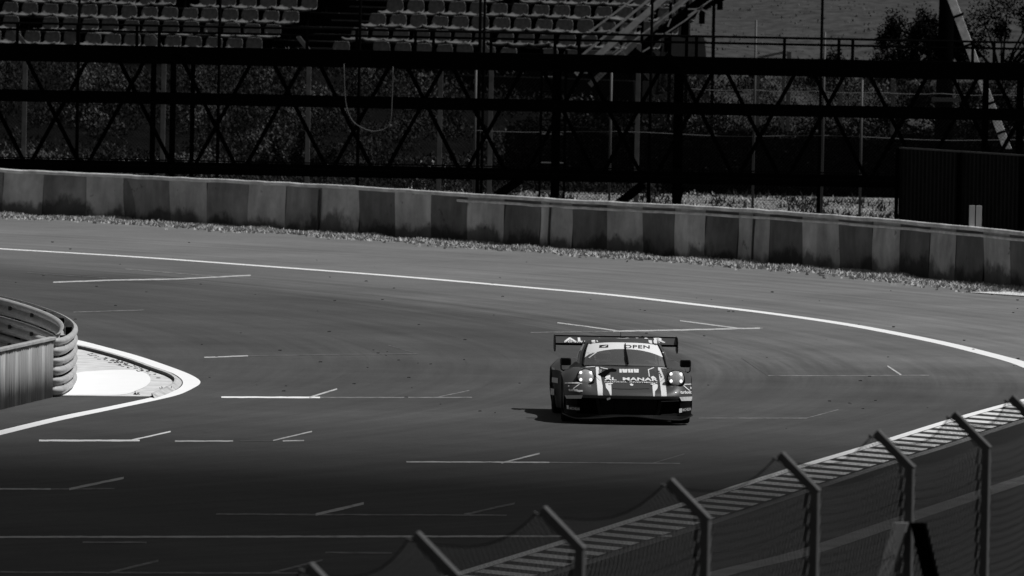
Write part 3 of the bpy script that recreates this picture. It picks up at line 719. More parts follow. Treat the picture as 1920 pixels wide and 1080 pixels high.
# side skirts and back so the stand is a body
for e, sh in ((A0, -.2), (11.8, -.38)):
    vs = [gpt(e, 0, -.44 - RISE, .45)]
    for k in range(9): vs += [gpt(e + sh * k, k, -.44, .45), gpt(e + sh * k, k + 1, -.44 - RISE, .45)]
    q = vs[-1]; vs += [Vector((q.x, q.y, -O.z * 0)), Vector((vs[0].x, vs[0].y, 0))]
    m_.add(vs, [tuple(range(len(vs)))])
f0 = gpt(A0, 0, -.44 - RISE, .45); f1 = gpt(11.8, 0, -.44 - RISE, .45)
m_.add([(f0.x, f0.y, 0), (f1.x, f1.y, 0), f1, f0], [(0, 1, 2, 3)])
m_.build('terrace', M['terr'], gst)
st_ = MB(); no = MB()
for k in range(0, 18):                  # aisle stairs at half rise between the two seat blocks
    kk = k / 2; a = .55; b = 2.0
    st_.add([gpt(a, kk, -.42, .45), gpt(b, kk, -.42, .45), gpt(b, kk + .5, -.42 - RISE / 2, .45), gpt(a, kk + .5, -.42 - RISE / 2, .45), gpt(a, kk, -.6, .45), gpt(b, kk, -.6, .45)], [(0, 1, 2, 3), (4, 5, 1, 0)])
    no.add([gpt(a, kk, -.416, .455), gpt(b, kk, -.416, .455), gpt(b, kk, -.416, .41), gpt(a, kk, -.416, .41), gpt(a, kk, -.45, .455), gpt(b, kk, -.45, .455)], [(0, 1, 2, 3), (4, 5, 1, 0)])
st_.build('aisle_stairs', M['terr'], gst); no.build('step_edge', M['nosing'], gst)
for k in range(9):                       # light front edge of every row
    m_ = MB(); m_.beam(gpt(A0, k, -.43, .45), gpt(.5, k, -.43, .45), .03, .03); m_.beam(gpt(2.05, k, -.43, .45), gpt(11.7 - .38 * k, k, -.43, .45), .03, .03); m_.build('row_edge', M['nosing'], gst)
# one seat: bucket shell with rolled rim on a short bracket
def seat_mesh():
    m_ = MB(); W = .30
    prof = [(-.22, -.05, 1.02), (-.245, -.02, 1.04), (-.24, .015, 1.04), (-.20, .02, 1.0), (-.05, -.01, .95), (.08, .0, .88), (.13, .05, .84), (.165, .15, .84), (.185, .24, .80), (.195, .29, .70), (.175, .315, .66), (.205, .325, .66), (.235, .30, .72)]
    rows = []
    for d, z, w_ in prof:
        row = []
        for j in range(9):
            u = -1 + j / 4; lip = .05 * max(0, abs(u) - .6) / .4
            row.append((u * W * w_, d - (lip if z > .05 else 0) + (.06 * (1 - u * u) if .1 < z < .32 else 0), z + (lip if z <= .05 else 0)))
        rows.append(row)
    m_.grid(rows)
    return m_
proto = None; cnt = 0
sm_ = seat_mesh(); spm = MB(); spm.box((-.03, -.1, -.42), (.03, .1, -.02))
seat_me = None
names = {'L': ('left seat block', 'left seat block'), 'M': ('right seat block', 'right seat block')}
ROWN = ['front row', 'second row', 'third row', 'fourth row', 'fifth row', 'sixth row']
seat_n = 0
bkm = None
for blk in 'LM':
    for k in range(0, 6):
        n = 16 if blk == 'L' else 15
        for i in range(n):
            a = -.28 - i * PITCHS if blk == 'L' else 2.45 + i * PITCHS
            if (blk, k, i) in (('M', 0, 1), ('M', 0, 9), ('L', 3, 6), ('L', 1, 12), ('M', 4, 5), ('L', 4, 2)): continue
            p = gpt(a, k) + Vector((O.x, O.y, 0))
            label = 'worn grey bucket seat in the %s of the %s of the grandstand' % (ROWN[k], names[blk][0])
            if seat_me is None:
                s = sm_.build('stadium_seat', M['seat'], smooth=True)
                so2 = s.modifiers.new('s', 'SOLIDIFY'); so2.thickness = .018
                proto = s; seat_me = s.data
                br = spm.build('bracket', M['black'], s); bkm = br
            else:
                s = proto.copy(); COL.objects.link(s); br = bkm.copy(); COL.objects.link(br); br.parent = s
            s.location = p + Vector((0, 0, -.0)); s.rotation_euler = (random.gauss(0, .07), random.gauss(0, .03), -PSI + random.uniform(-.05, .05))
            tag(s, label, 'seat', 'grandstand seats, %s of the %s' % (ROWN[k], names[blk][1]))
# steel staircase climbing at the right end of the stand
def SP(px, py, y=309): return D(px, py, y)
sa = SP(1130, 110); stc = empty('steel_staircase', (sa.x, 309, 0), 'pale steel staircase climbing rightwards at the end of the grandstand seats', 'staircase')
def sb(name, a, b, w_, h, m='stair', ya=309, yb=309):
    A_ = SP(*a, ya); B_ = SP(*b, yb); m_ = MB(); m_.beam((A_.x - sa.x, A_.y - 309, A_.z), (B_.x - sa.x, B_.y - 309, B_.z), w_, h); return m_.build(name, M[m], stc)
sb('stringer', (1080, 140), (1270, -25), .06, .16); sb('stringer', (1105, 160), (1310, -25), .06, .14, ya=310.2, yb=310.2)
sb('handrail', (1092, 70), (1205, -15), .05, .05); sb('handrail', (1092, 103), (1240, -20), .05, .06); sb('handrail', (1150, 105), (1300, -8), .05, .04)
for i in range(14):
    f = i / 13; A_ = SP(lerp(1085, 1262, f), lerp(139, -22, f)); m_ = MB(); m_.box((A_.x - sa.x - .02, 0, A_.z + .02), (A_.x - sa.x + .3, 1.2, A_.z + .05)); m_.build('tread', M['stair'], stc)
for a, b in (((1290, 30), (1340, -5)), ((1285, 38), (1320, 10)), ((1295, 56), (1315, 12)), ((1290, 17), (1318, 17)), ((1315, 17), (1335, 28)), ((1240, 68), (1285, 38)), ((1228, 64), (1258, 64)), ((1148, 100), (1175, 80)), ((1160, 82), (1178, 112)), ((1205, 97), (1220, 88)), ((1252, 50), (1258, 35))):
    sb('brace', a, b, .03, .035)
for px, yt in ((1205, 20), (1258, 5), (1290, -20), (1340, -30)):
    A_ = SP(px, yt); m_ = MB(); m_.box((A_.x - sa.x - .04, .5, 0), (A_.x - sa.x + .04, .58, A_.z)); m_.build('column', M['black'], stc)
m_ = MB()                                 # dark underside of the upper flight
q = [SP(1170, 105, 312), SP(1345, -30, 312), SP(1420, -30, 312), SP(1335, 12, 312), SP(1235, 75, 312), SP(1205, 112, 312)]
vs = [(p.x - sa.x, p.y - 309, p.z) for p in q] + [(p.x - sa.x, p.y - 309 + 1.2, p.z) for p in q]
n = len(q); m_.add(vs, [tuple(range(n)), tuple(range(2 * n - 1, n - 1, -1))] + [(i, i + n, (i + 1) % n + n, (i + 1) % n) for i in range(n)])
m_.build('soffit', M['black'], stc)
# small pale gate frame left of the hillside post
g0 = D(1422, 108, 305.4); r = empty('gate_frame', (g0.x, 305.4, 0), 'small pale gate frame with a sloping top bar above the truss', 'gate')
e1_ = D(1470, 98, 305.4); m_ = MB(); m_.beam((0, 0, g0.z), (e1_.x - g0.x, 0, e1_.z), .05, .06); m_.build('top_bar', M['post_c'], r)
m_ = MB(); m_.box((-.04, -.04, 0), (.04, .04, g0.z)); m_.build('post', M['post_c'], r); m_ = MB(); m_.box((e1_.x - g0.x - .04, -.04, 0), (e1_.x - g0.x + .04, .04, e1_.z)); m_.build('post', M['post_c'], r)

# ------------------------------------------------------------------ debris fence in the foreground
tips = [(2010, 726), (1903, 752), (1795, 783), (1650, 818), (1470, 860), (1262, 910), (1024, 963), (786, 1011), (586, 1070), (370, 1120)]
HT = 4.3; TP = [G(x, y, HT) for x, y in tips]; ARM = Vector((-.265, 0, .26)); ELB = [p - ARM for p in TP]
db = empty('debris_fence', (ELB[4].x, ELB[4].y, 0), 'near chain link debris fence on steel posts with cranked tops', 'fence'); DO = Vector((ELB[4].x, ELB[4].y, 0))
for i, e in enumerate(ELB):
    e = e - DO; tip = e + ARM * 1.03
    FN = Vector((.978, -.21, 0)); FD = Vector((.21, .978, 0))      # posts stand square to the fence line
    def prism(mbx, a, b, u, v):
        vs = [a - u - v, a + u - v, a + u + v, a - u + v, b - u - v, b + u - v, b + u + v, b - u + v]
        mbx.add(vs, [(3, 2, 1, 0), (4, 5, 6, 7), (0, 1, 5, 4), (1, 2, 6, 5), (2, 3, 7, 6), (3, 0, 4, 7)])
    m_ = MB(); prism(m_, Vector((e.x, e.y, 0)), Vector((e.x, e.y, e.z - .012)), FN * .034, FD * .058)
    m_.build('post', M['fpost'], db, bevel=.006)
    m_ = MB(); dirn = (-FN * .27 + Vector((0, 0, .26))).normalized(); nrm_ = (FN * .26 + Vector((0, 0, .29))).normalized()
    prism(m_, e - dirn * .03 + Vector((0, 0, .0)), e + dirn * .42, nrm_ * .034, FD * .0578)
    m_.build('post_arm', M['fpost'], db, bevel=.006)
    m_ = MB(); m_.tube([tip + Vector((-.05, 0, -.02)), tip + Vector((-.09, 0, .0))], .012, 5); m_.build('wire_clip', M['bolt'], db)
    if i == 3:
        for sx, mt_ in ((-1, 'fpost_lit'), (1, 'black')):  # left leg coloured as if lit, right leg blackened as if shaded
            m_ = MB(); prism(m_, Vector((e.x + sx * .075, e.y - .14, e.z - .47)), Vector((e.x + sx * 1.0, e.y - .14, 0)), Vector((.062, -.02 * sx, 0)) + Vector((0, 0, .0)), Vector((.01, .045, 0))); m_.build('brace', M[mt_], db)
segL = [0]
for a, b in zip(ELB, ELB[1:]): segL.append(segL[-1] + (b - a).length)
WL = HT + .12
def fsurf(s, h):
    s = max(0, min(segL[-1] - 1e-4, s)); i = 0
    while segL[i + 1] < s: i += 1
    t = (s - segL[i]) / (segL[i + 1] - segL[i]); base = ELB[i].lerp(ELB[i + 1], t); base = Vector((base.x, base.y, 0)) - DO
    ez = ELB[0].z; sag = sin(pi * t)
    if h < ez: return base + Vector((-.075 - .02 * sag * sin(h * 3 + i), 0, h * (1 - .012 * sag)))
    f = (h - ez) / .39; f = f * (1 - .34 * sag)
    return base + Vector((-.075 + ARM.x * f, 0, ez * (1 - .012 * sag) + ARM.z * f))
if True:                                 # the netting runs unbroken past the posts
    m_ = MB(); chain(m_, segL[0], segL[-1], WL, .14, .0032, lambda s, h: fsurf(s, h), seg=24); m_.build('chain_link', M['wire'], db)
for h in (.6, 1.3, 2.0, 2.7, 3.3, 3.75, WL):
    m_ = MB(); pts = []
    for i in range(len(segL) - 1):
        for k in range(8): pts.append(fsurf(lerp(segL[i], segL[i + 1], k / 8), h) + Vector((-.012, 0, -.03 * sin(pi * k / 8) if h != WL else 0)))
    m_.tube(pts, .006, 5); m_.build('cable', M['black'], db)

# ------------------------------------------------------------------ unseen puffy blob, added to cast shade over the near track
cc = Vector((0, 152.5, 0)) + SV * 2500; 
bm = bmesh.new(); bmesh.ops.create_icosphere(bm, subdivisions=5, radius=1)
from mathutils import noise as mn
for v in bm.verts:
    d = v.co.normalized(); k = 1 + .05 * mn.noise(d * 3) + .02 * mn.noise(d * 9); z = .28 if d.z > 0 else .1
    v.co = Vector((d.x * 320 * k, d.y * 30 * k, d.z * 320 * z * (k + .5 * mn.noise(d * 6 + Vector((3, 1, 2))))))
me = bpy.data.meshes.new('shade_blocker'); bm.to_mesh(me); bm.free(); me.materials.append(mat('blocker_white', .85, 1, var=.05, scale=.02, spec=0))
for p in me.polygons: p.use_smooth = True
cl = bpy.data.objects.new('shade_blocker', me); COL.objects.link(cl); cl.location = cc; cl['kind'] = 'stuff'

# ------------------------------------------------------------------ race car (local: x right as seen, y towards the tail, z up)
M['paint'] = mat('dark_car_paint', .058, .42, spec=.35, coat=.25)
M['carbon'] = mat('carbon_black', .005, .5, spec=.08); M['void'] = mat('duct_black', .003, .9, spec=.02)
M['decal'] = mat('white_decal', .80, .45, spec=.3); M['decal_g'] = mat('grey_decal', .6, .5, spec=.3); M['ink'] = mat('black_decal', .02, .5, spec=.2)
M['rubber'] = mat('tyre_rubber', .015, .85, spec=.1); M['rim'] = mat('dark_rim', .06, .35, metal=.6)
M['suit'] = mat('race_suit', .7, .8); M['helmet'] = mat('white_helmet', .92, .3, spec=.5, coat=.5); M['skin'] = mat('skin', .35, .6)
M['cage'] = mat('grey_cage', .16, .5); M['lens'] = mat('lamp_reflector', .34, .25, var=.3, scale=60, spec=.7)
def emis(name, s):
    m, t, b = _nodes(name); b.inputs['Base Color'].default_value = (.9, .9, .9, 1); b.inputs['Emission Color'].default_value = (1, 1, 1, 1)
    b.inputs['Emission Strength'].default_value = s; return m
M['led'] = emis('lit_led', 1.5)
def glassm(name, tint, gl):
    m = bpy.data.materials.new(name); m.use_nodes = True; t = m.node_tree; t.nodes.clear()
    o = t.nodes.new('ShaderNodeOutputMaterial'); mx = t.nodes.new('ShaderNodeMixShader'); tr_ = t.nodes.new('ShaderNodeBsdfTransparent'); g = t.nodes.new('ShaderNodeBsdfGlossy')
    df = t.nodes.new('ShaderNodeBsdfDiffuse'); df.inputs[0].default_value = (.42, .42, .42, 1); mx2 = t.nodes.new('ShaderNodeMixShader'); mx2.inputs[0].default_value = .22  # even diffuse grey stands in for the reflection on the glass
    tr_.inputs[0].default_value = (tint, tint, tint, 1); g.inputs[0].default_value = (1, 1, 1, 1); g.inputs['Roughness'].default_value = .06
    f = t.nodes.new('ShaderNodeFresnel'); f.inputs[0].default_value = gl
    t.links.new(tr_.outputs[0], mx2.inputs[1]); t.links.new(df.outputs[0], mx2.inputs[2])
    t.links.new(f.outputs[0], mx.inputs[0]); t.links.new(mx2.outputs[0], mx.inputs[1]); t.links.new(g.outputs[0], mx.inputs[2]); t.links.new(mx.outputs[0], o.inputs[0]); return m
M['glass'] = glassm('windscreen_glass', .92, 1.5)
YAW = R(2.5)
cg = G(1178.8, 797.5); car = empty('race_car', (cg.x, cg.y, .004), 'dark race car with white stripes and lit round headlights cornering towards the viewer', 'car', rz=YAW)
def nose(x): x = min(abs(x), 1.03); return .10 * x * x + .30 * x ** 7
HW = [(0, .99), (.5, 1.0), (.9, 1.01), (1.3, 1.0), (1.7, .95), (2.2, .94), (2.7, .955), (3.1, 1.04), (3.5, 1.055), (4.0, 1.045), (4.3, 1.0), (4.5, .93)]
ZC = [(0, .455), (.03, .49), (.1, .535), (.3, .60), (.6, .68), (1.0, .775), (1.4, .845), (1.7, .87), (2.4, .88), (3.2, .88), (3.9, .86), (4.3, .82), (4.5, .77)]
ZF = [(0, .45), (.03, .50), (.12, .58), (.25, .655), (.45, .735), (.7, .80), (1.0, .835), (1.35, .825), (1.8, .77), (2.3, .74), (2.7, .76), (3.2, .86), (3.6, .885), (4.0, .86), (4.3, .80), (4.5, .74)]
def ztop(u, t):
    x = abs(u) * interp(HW, t); zc = cinterp(ZC, t); zf = cinterp(ZF, t); zc -= .03 * x * x
    if x < .76: w_ = exp(-((x - .76) / .17) ** 2); return zc * (1 - w_) + zf * w_
    k = (x - .76) / .27; return zf - .13 * k ** 2.4 * min(1, .25 + t * 2)
def bpt(u, t):
    x = u * cinterp(HW, t); return (x, t + nose(x) * max(0, 1 - t / 1.2), ztop(u, t))
us = [i / 26 for i in range(-26, 27)]
ts = [0, .01, .03, .06, .1, .16, .24] + [.3 + .1 * i for i in range(42)] + [4.5]
m_ = MB(); m_.grid([[bpt(u, t) for u in us] for t in ts]); 
m_.build('body', M['paint'], car, smooth=True); m_ = MB()
# side walls with wheel arches
WF, WR, RAD = 1.02, 3.47, .345
def zbot(d, t):
    z = .11
    for wc in (WF, WR):
        if abs(d - wc) < .40: z = max(z, .33 + sqrt(.40 ** 2 - (d - wc) ** 2) * .97)
    return z
sd = sorted(set(ts + [WF - .4 + i * .04 for i in range(21)] + [WR - .4 + i * .04 for i in range(21)]))
sd = [t for t in sd if t <= 4.5]
for sg in (-1, 1):
    rows = []
    for t in sd:
        x, d, z = bpt(sg, t); zb_ = min(zbot(d, t), z - .02); row = []
        for j in range(7):
            f = j / 6; row.append((x + sg * .018 * sin(pi * f) - sg * .03 * f * f, d, lerp(z, zb_, f)))
        rows.append(row)
    m_.grid(rows if sg > 0 else rows[::-1]); m_.build('side_panel', M['carbon'], car, smooth=True); m_ = MB()
rear = [bpt(u, 4.5) for u in us]; m_.grid([rear, [(x * .99, y + .05, .62) for x, y, z in rear], [(x * .97, y + .03, .3) for x, y, z in rear]])
# bumper skin under the hood lip, and the cheeks beside the intakes
xs = [i / 40 * 1.0 for i in range(-40, 41)]
m_.grid([[(x * .99, nose(x * .99), .457) for x in xs], [(x * .99, nose(x * .99) - .004, .43) for x in xs], [(x * .99, nose(x * .99) + .02, .405) for x in xs]])
m_.build('bumper', M['paint'], car, smooth=True)
m_ = MB()
for sg in (-1, 1):
    xs2 = [sg * lerp(.80, .99, i / 8) for i in range(9)]
    m_.grid([[(x, nose(x) + .012, z) for x in xs2] for z in (.41, .3, .2, .14)])
    m_.build('bumper_cheek', M['carbon'], car, smooth=True); m_ = MB()
    m_.grid([[(sg * lerp(.47, .50, 0), nose(.5) + .015, .405), (sg * .52, nose(.5) + .015, .405)], [(sg * .42, .03, .15), (sg * .47, .03, .15)]]); m_.build('intake_divider', M['carbon'], car); m_ = MB()
m_ = MB(); xs = [i / 20 for i in range(-20, 21)]
m_.grid([[(x * .98, nose(x) + .14, .41) for x in xs], [(x * .98, nose(x) + .16, .12) for x in xs]]); m_.grid([[(x * .98, nose(x) + .02, .41) for x in xs], [(x * .98, nose(x) + .14, .41) for x in xs]])
m_.box((-.72, .5, .11), (.72, 4.4, .14)); m_.box((-.72, .35, .12), (.72, .5, .42)); m_.box((-.66, 1.3, .14), (.66, 1.34, .80)); m_.box((-.66, 2.9, .14), (.66, 2.94, .82))
m_.build('undertray', M['void'], car)
m_ = MB()
for x in (-.21, .03, .22): m_.box((x - .006, .09, .15), (x + .006, .11, .405))
m_.grid([[(x, .12, z) for x in (-.44, .44)] for z in (.16, .40)]); m_.build('grille', M['carbon'], car)
m_ = MB(); m_.beam((.5, nose(.5), .375), (.78, nose(.78) + .0, .385), .03, .012); m_.build('intake_blade', M['rim'], car); m_ = MB(); m_.beam((.5, nose(.5) + .05, .165), (.8, nose(.8) + .02, .18), .04, .015); m_.build('intake_blade', M['rim'], car)
# splitter
def zs(x): a = abs(x); return .082 + .05 * exp(-(x / .42) ** 2) + .06 * max(0, (a - .82) / .2) ** 1.5
xs = [i / 30 * 1.02 for i in range(-30, 31)]
m_ = MB(); A_ = [(x, nose(x) - .05, zs(x)) for x in xs]; B_ = [(x, nose(x) - .05, zs(x) + .014) for x in xs]; C_ = [(x * .98, nose(x) + .3, zs(x) + .03) for x in xs]; D_ = [(x * .98, nose(x) + .3, zs(x) - .0) for x in xs]
m_.grid([D_, A_, B_, C_]); m_.build('splitter', M['rim'], car, smooth=False)
m_ = MB(); m_.grid([[(x * .99, nose(x) - .02, zs(x) + .014) for x in xs], [(x * .99, nose(x) + .01, .16) for x in xs]]); m_.build('splitter_wall', M['carbon'], car)
# wheels
def wheel(x, y, r_, wd, steer=0):
    sgx = 1 if x > 0 else -1; m1 = MB(); prof = [(0, .72), (0, .93), (.02, .985), (.05, 1.0), (wd - .05, 1.0), (wd - .02, .985), (wd, .93), (wd, .72)]
    rows = []
    for a, b in prof: rows.append([(sgx * (a - wd / 2), cos(2 * pi * k / 40) * r_ * b, sin(2 * pi * k / 40) * r_ * b) for k in range(40)])
    m1.grid(rows, closed=True); t = m1.build('wheel', M['rubber'], car, smooth=True); t.location = (x, y, r_ - .004)
    m2 = MB(); rows = [[(sgx * (wd / 2 - .01 - q), cos(2 * pi * k / 40) * r_ * b, sin(2 * pi * k / 40) * r_ * b) for k in range(40)] for q, b in ((0, .73), (.01, .66), (.06, .62))]
    m2.grid(rows, closed=True)
    for k in range(10):
        a = 2 * pi * k / 10; m2.beam((sgx * (wd / 2 - .07), cos(a) * .05, sin(a) * .05), (sgx * (wd / 2 - .03), cos(a) * r_ * .66, sin(a) * r_ * .66), .03, .025, upv=(1, 0, 0))
    m2.build('rim', M['rim'], t); t.rotation_euler = (0, 0, steer)
for sg in (-1, 1): wheel(sg * .86, WF, .34, .29, R(-3)); wheel(sg * .88, WR, .35, .31)
# greenhouse: base and top rings joined by gently bulged panels
BS = [(.66, 1.60, .84), (.70, 1.72, .85), (.72, 2.1, .86), (.72, 2.6, .86), (.68, 3.0, .86), (.58, 3.4, .86), (.42, 3.75, .85), (.22, 3.95, .845), (0, 4.0, .845)]
TS = [(.56, 2.20, 1.165), (.585, 2.30, 1.168), (.60, 2.5, 1.17), (.585, 2.8, 1.15), (.54, 3.0, 1.12), (.44, 3.15, 1.10), (.32, 3.25, 1.08), (.17, 3.3, 1.07), (0, 3.32, 1.065)]
def wsp(a, v, off=0):
    s = abs(a); B_ = Vector((.66 * a, 1.40 + .20 * s ** 2.2, .853 - .013 * s * s)); C_ = Vector((.56 * a, 2.02 + .18 * s ** 2.4, 1.195 - .045 * s ** 2.6))
    n = Vector((.35 * a, -.5, .8)).normalized(); return B_.lerp(C_, v) + n * (.035 * sin(pi * v) * (1 - .4 * s ** 4) + off)
def vb(a): return .64 - .27 * abs(a) ** 2.2
def patch(name, m, A, V0, V1, nv, f=wsp, off=0, par=car, nm=True):
    m_ = MB(); m_.grid([[f(a, lerp(V0(a), V1(a), j / nv), off) for a in A] for j in range(nv + 1)]); return m_.build(name, m, par, smooth=True)
AA = [i / 20 for i in range(-20, 21)]
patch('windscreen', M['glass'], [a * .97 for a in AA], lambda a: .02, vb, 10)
patch('sun_strip', M['decal'], [a * .985 for a in AA], vb, lambda a: .985, 6, off=.003)
def ringpt(tab, s):
    n = len(tab) - 1; f = s * n; i = min(int(f), n - 1); return Vector(tab[i]).lerp(Vector(tab[i + 1]), f - i)
def sidep(sg):
    def f(s, v, off=0):
        b = ringpt(BS, s); c = ringpt(TS, s); p = b.lerp(c, v); p.x += .03 * sin(pi * v) * (1 - s) + off; return Vector((p.x * sg, p.y, p.z))
    return f
for sg in (-1, 1):
    f = sidep(sg); S1 = [0, .02, .05, .125]; S2 = [.125 + i * .025 for i in range(16)]; S3 = [.525 + i * .025 for i in range(20)]
    patch('pillar', M['paint'], S1 if sg < 0 else S1[::-1], lambda a: 0, lambda a: 1, 6, f)
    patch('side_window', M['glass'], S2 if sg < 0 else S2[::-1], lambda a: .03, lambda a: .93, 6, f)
    patch('rear_quarter', M['paint'], S3 if sg < 0 else S3[::-1], lambda a: 0, lambda a: 1, 6, f)
    m_ = MB(); m_.tube([wsp(sg * .985, v, .004) for v in [i / 12 for i in range(13)]], .016, 6); m_.build('screen_trim', M['carbon'], car, smooth=True)
# roof
ring = [wsp(a, 1) for a in AA] + [Vector(sidep(1)(s, 1)) for s in [i / 24 for i in range(1, 25)]] + [Vector(sidep(-1)(s, 1)) for s in [1 - i / 24 for i in range(1, 24)]]
C0 = Vector((0, 2.6, 1.16)); rows = []
for q in (1, .96, .85, .7, .5, .25, .02):
    rows.append([Vector((C0.x + (p.x - C0.x) * q, C0.y + (p.y - C0.y) * q, p.z * q + 1.165 * (1 - q) + .076 * (1 - q ** 6))) for p in ring])
m_ = MB(); m_.grid(rows, closed=True); m_.build('roof', M['paint'], car, smooth=True)
def roofp(X, Y):                          # point of the roof from zoomed-photo coordinates
    d = 2.25; 
    for _ in range(6):
        x = (X - (919 - 27 * d)) / 603; z = (1012 - 31 * d - (Y - (X - 919) * .0175)) / 609; d = 2.15 + max(0, (z - 1.19)) * 4
    return Vector((x, d - .0, z))
# --- decals: coordinates read off the enlarged photograph, laid on to the panels
def S(X, Y, off=.004):
    Yc = Y - (X - 919) * .0175; lo, hi = 0.0, 1.5
    for _ in range(30):
        t = (lo + hi) / 2; d = t
        for _ in range(3): x = (X - (919 - 27 * d)) / 617; u = max(-1, min(1, x / cinterp(HW, t))); d = bpt(u, t)[1]
        y = 1012 - 617 * ztop(u, t) - 31 * d
        if y > Yc: lo = t
        else: hi = t
    p = bpt(u, t); return Vector((p[0], p[1] - off * .7, p[2] + off))
def Fp(X, Y, off=.008):                   # the upright front below the lip
    Yc = Y - (X - 919) * .0175; x = (X - 919) / 617; d = nose(x); z = (1012 - 31 * d - Yc) / 617
    return S(X, Y, off) if z > .457 else Vector((x, d - off, z))
def Wp(X, Y, off=.006):
    Yc = Y - (X - 919) * .0175; lo, hi = 0.0, 1.0; d = 1.7
    for _ in range(28):
        v = (lo + hi) / 2
        for _ in range(3): x = (X - (919 - 27 * d)) / 608; a = x / lerp(.66, .56, v); a = max(-1.05, min(1.05, a)); p = wsp(a, v); d = p.y
        if 1012 - 612 * p.z - 31 * d > Yc: lo = v
        else: hi = v
    return wsp(a, v, off)
def Wing(X, Y, off=.004):                 # on the upper face of the rear wing
    Yc = Y - (X - 919) * .0175; d0, z0, d1_, z1 = 4.17, 1.078, 4.5, 1.17; lo, hi = 0., 1.
    x = (X - (919 - 27 * 4.3)) / 600
    for _ in range(25):
        q = (lo + hi) / 2; z = lerp(z0, z1, q); d = lerp(d0, d1_, q)
        if 1012 - 603 * z - 31 * d > Yc: lo = q
        else: hi = q
    return Vector((x, d - off * .5, z + off))
def decal(name, poly, m, fn, cuts=3):
    bm = bmesh.new(); f = bm.faces.new([bm.verts.new((p[0], p[1], 0)) for p in poly]); bmesh.ops.triangulate(bm, faces=[f])
    for _ in range(cuts): bmesh.ops.subdivide_edges(bm, edges=[e for e in bm.edges if e.calc_length() > 10], cuts=1, use_grid_fill=True)
    bmesh.ops.triangulate(bm, faces=bm.faces[:])
    for v in bm.verts: v.co = fn(v.co.x, v.co.y)
    me = bpy.data.meshes.new(name); bm.to_mesh(me); bm.free(); me.materials.append(m); o = bpy.data.objects.new(name, me); COL.objects.link(o); o.parent = car; return o
def text(name, s, box, m, fn, space=1.0, bold=.0, skew=0, arch=0):
    cu = bpy.data.curves.new('t', 'FONT'); cu.body = s; cu.space_character = space; cu.offset = bold; cu.resolution_u = 3; o = bpy.data.objects.new('t', cu); COL.objects.link(o)
    bpy.context.view_layer.update(); me = bpy.data.meshes.new_from_object(o.evaluated_get(bpy.context.evaluated_depsgraph_get()))
    bpy.data.objects.remove(o); X0 = min(v.co.x for v in me.vertices); X1 = max(v.co.x for v in me.vertices); Y0 = min(v.co.y for v in me.vertices); Y1 = max(v.co.y for v in me.vertices)
    a, b, c, d = box
    for v in me.vertices:
        p = (v.co.x - X0) / (X1 - X0); q = (v.co.y - Y0) / (Y1 - Y0); X = lerp(a, c, p); Y = lerp(d, b, q) + skew * p - arch * (1 - (2 * p - 1) ** 2); v.co = fn(X, Y)
    me.materials.clear(); me.materials.append(m); me.name = name; o = bpy.data.objects.new(name, me); COL.objects.link(o); o.parent = car; return o
W_ = M['decal']
decal('stripe', [(596, 452), (624, 452), (648, 560), (663, 640), (664, 728), (618, 728), (606, 600)], W_, S)
decal('stripe', [(1198, 462), (1222, 462), (1252, 545), (1270, 640), (1280, 736), (1228, 738), (1214, 600)], W_, S)
decal('stripe', [(688, 612), (744, 608), (746, 640), (749, 728), (734, 728), (722, 690), (695, 655)], W_, S)
decal('stripe', [(1142, 618), (1188, 620), (1194, 632), (1190, 660), (1166, 690), (1164, 742), (1148, 742), (1142, 660)], W_, S)
decal('stripe', [(690, 545), (735, 530), (740, 558), (686, 560)], W_, S)
decal('stripe', [(1126, 552), (1150, 540), (1172, 556), (1176, 568), (1130, 564)], W_, S)
decal('stripe', [(622, 480), (652, 478), (648, 520), (626, 516)], M['decal_g'], S)
decal('outline_mark', [(1100, 476), (1160, 455), (1162, 462), (1110, 482), (1118, 548), (1110, 548)], W_, S)
decal('outline_mark', [(640, 455), (715, 470), (712, 476), (645, 462)], W_, S)
decal('outline_mark', [(1200, 457), (1285, 463), (1285, 468), (1200, 463)], W_, S); decal('outline_mark', [(500, 452), (590, 446), (590, 451), (500, 457)], W_, S)
for k in range(7):
    a = 824 + k * 27.5; o_k = (.0, 4, -4, 3)[k % 4]; decal('vent_mark', [(a, 472), (a + 24, 474), (a + 24 + o_k, 509), (a + 2 + o_k, 508)], W_, S, 1)
decal('duct', [(690, 510), (668, 498), (700, 478), (760, 468), (800, 482), (795, 498), (740, 500), (690, 548), (650, 548), (615, 526), (680, 520)], M['void'], lambda X, Y: S(X, Y, .007))
for k in range(4):
    decal('number_mark', [(1196 + k * 7, 492 + k * 18), (1212 + k * 7, 490 + k * 18), (1216 + k * 7, 501 + k * 18), (1200 + k * 7, 503 + k * 18)], M['ink'], lambda X, Y: S(X, Y, .007), 0)
    decal('number_mark', [(626, 484 + k * 9), (648, 482 + k * 9), (648, 486 + k * 9), (626, 489 + k * 9)], M['ink'], lambda X, Y: S(X, Y, .007), 0)
hi_ = lambda X, Y: S(X, Y, .012)
text('bonnet_lettering', 'AL  MANAR', (678, 558, 1196, 588), W_, hi_, bold=.035, space=1.05, skew=8, arch=2)
text('bonnet_lettering', 'FINANCIAL  INVESTMENTS', (682, 597, 1190, 608), W_, hi_, bold=.01, skew=8, arch=2)
decal('nose_badge', [(924, 618), (940, 614), (958, 622), (956, 634), (936, 636), (926, 628)], W_, S, 1)
decal('nose_badge', [(718, 618), (760, 614), (762, 620), (738, 630), (722, 627)], W_, hi_, 1); decal('nose_badge', [(1118, 622), (1165, 616), (1168, 624), (1140, 634)], W_, hi_, 1)
decal('tow_mark', [(703, 755), (735, 745), (742, 760), (708, 776)], W_, Fp, 1)
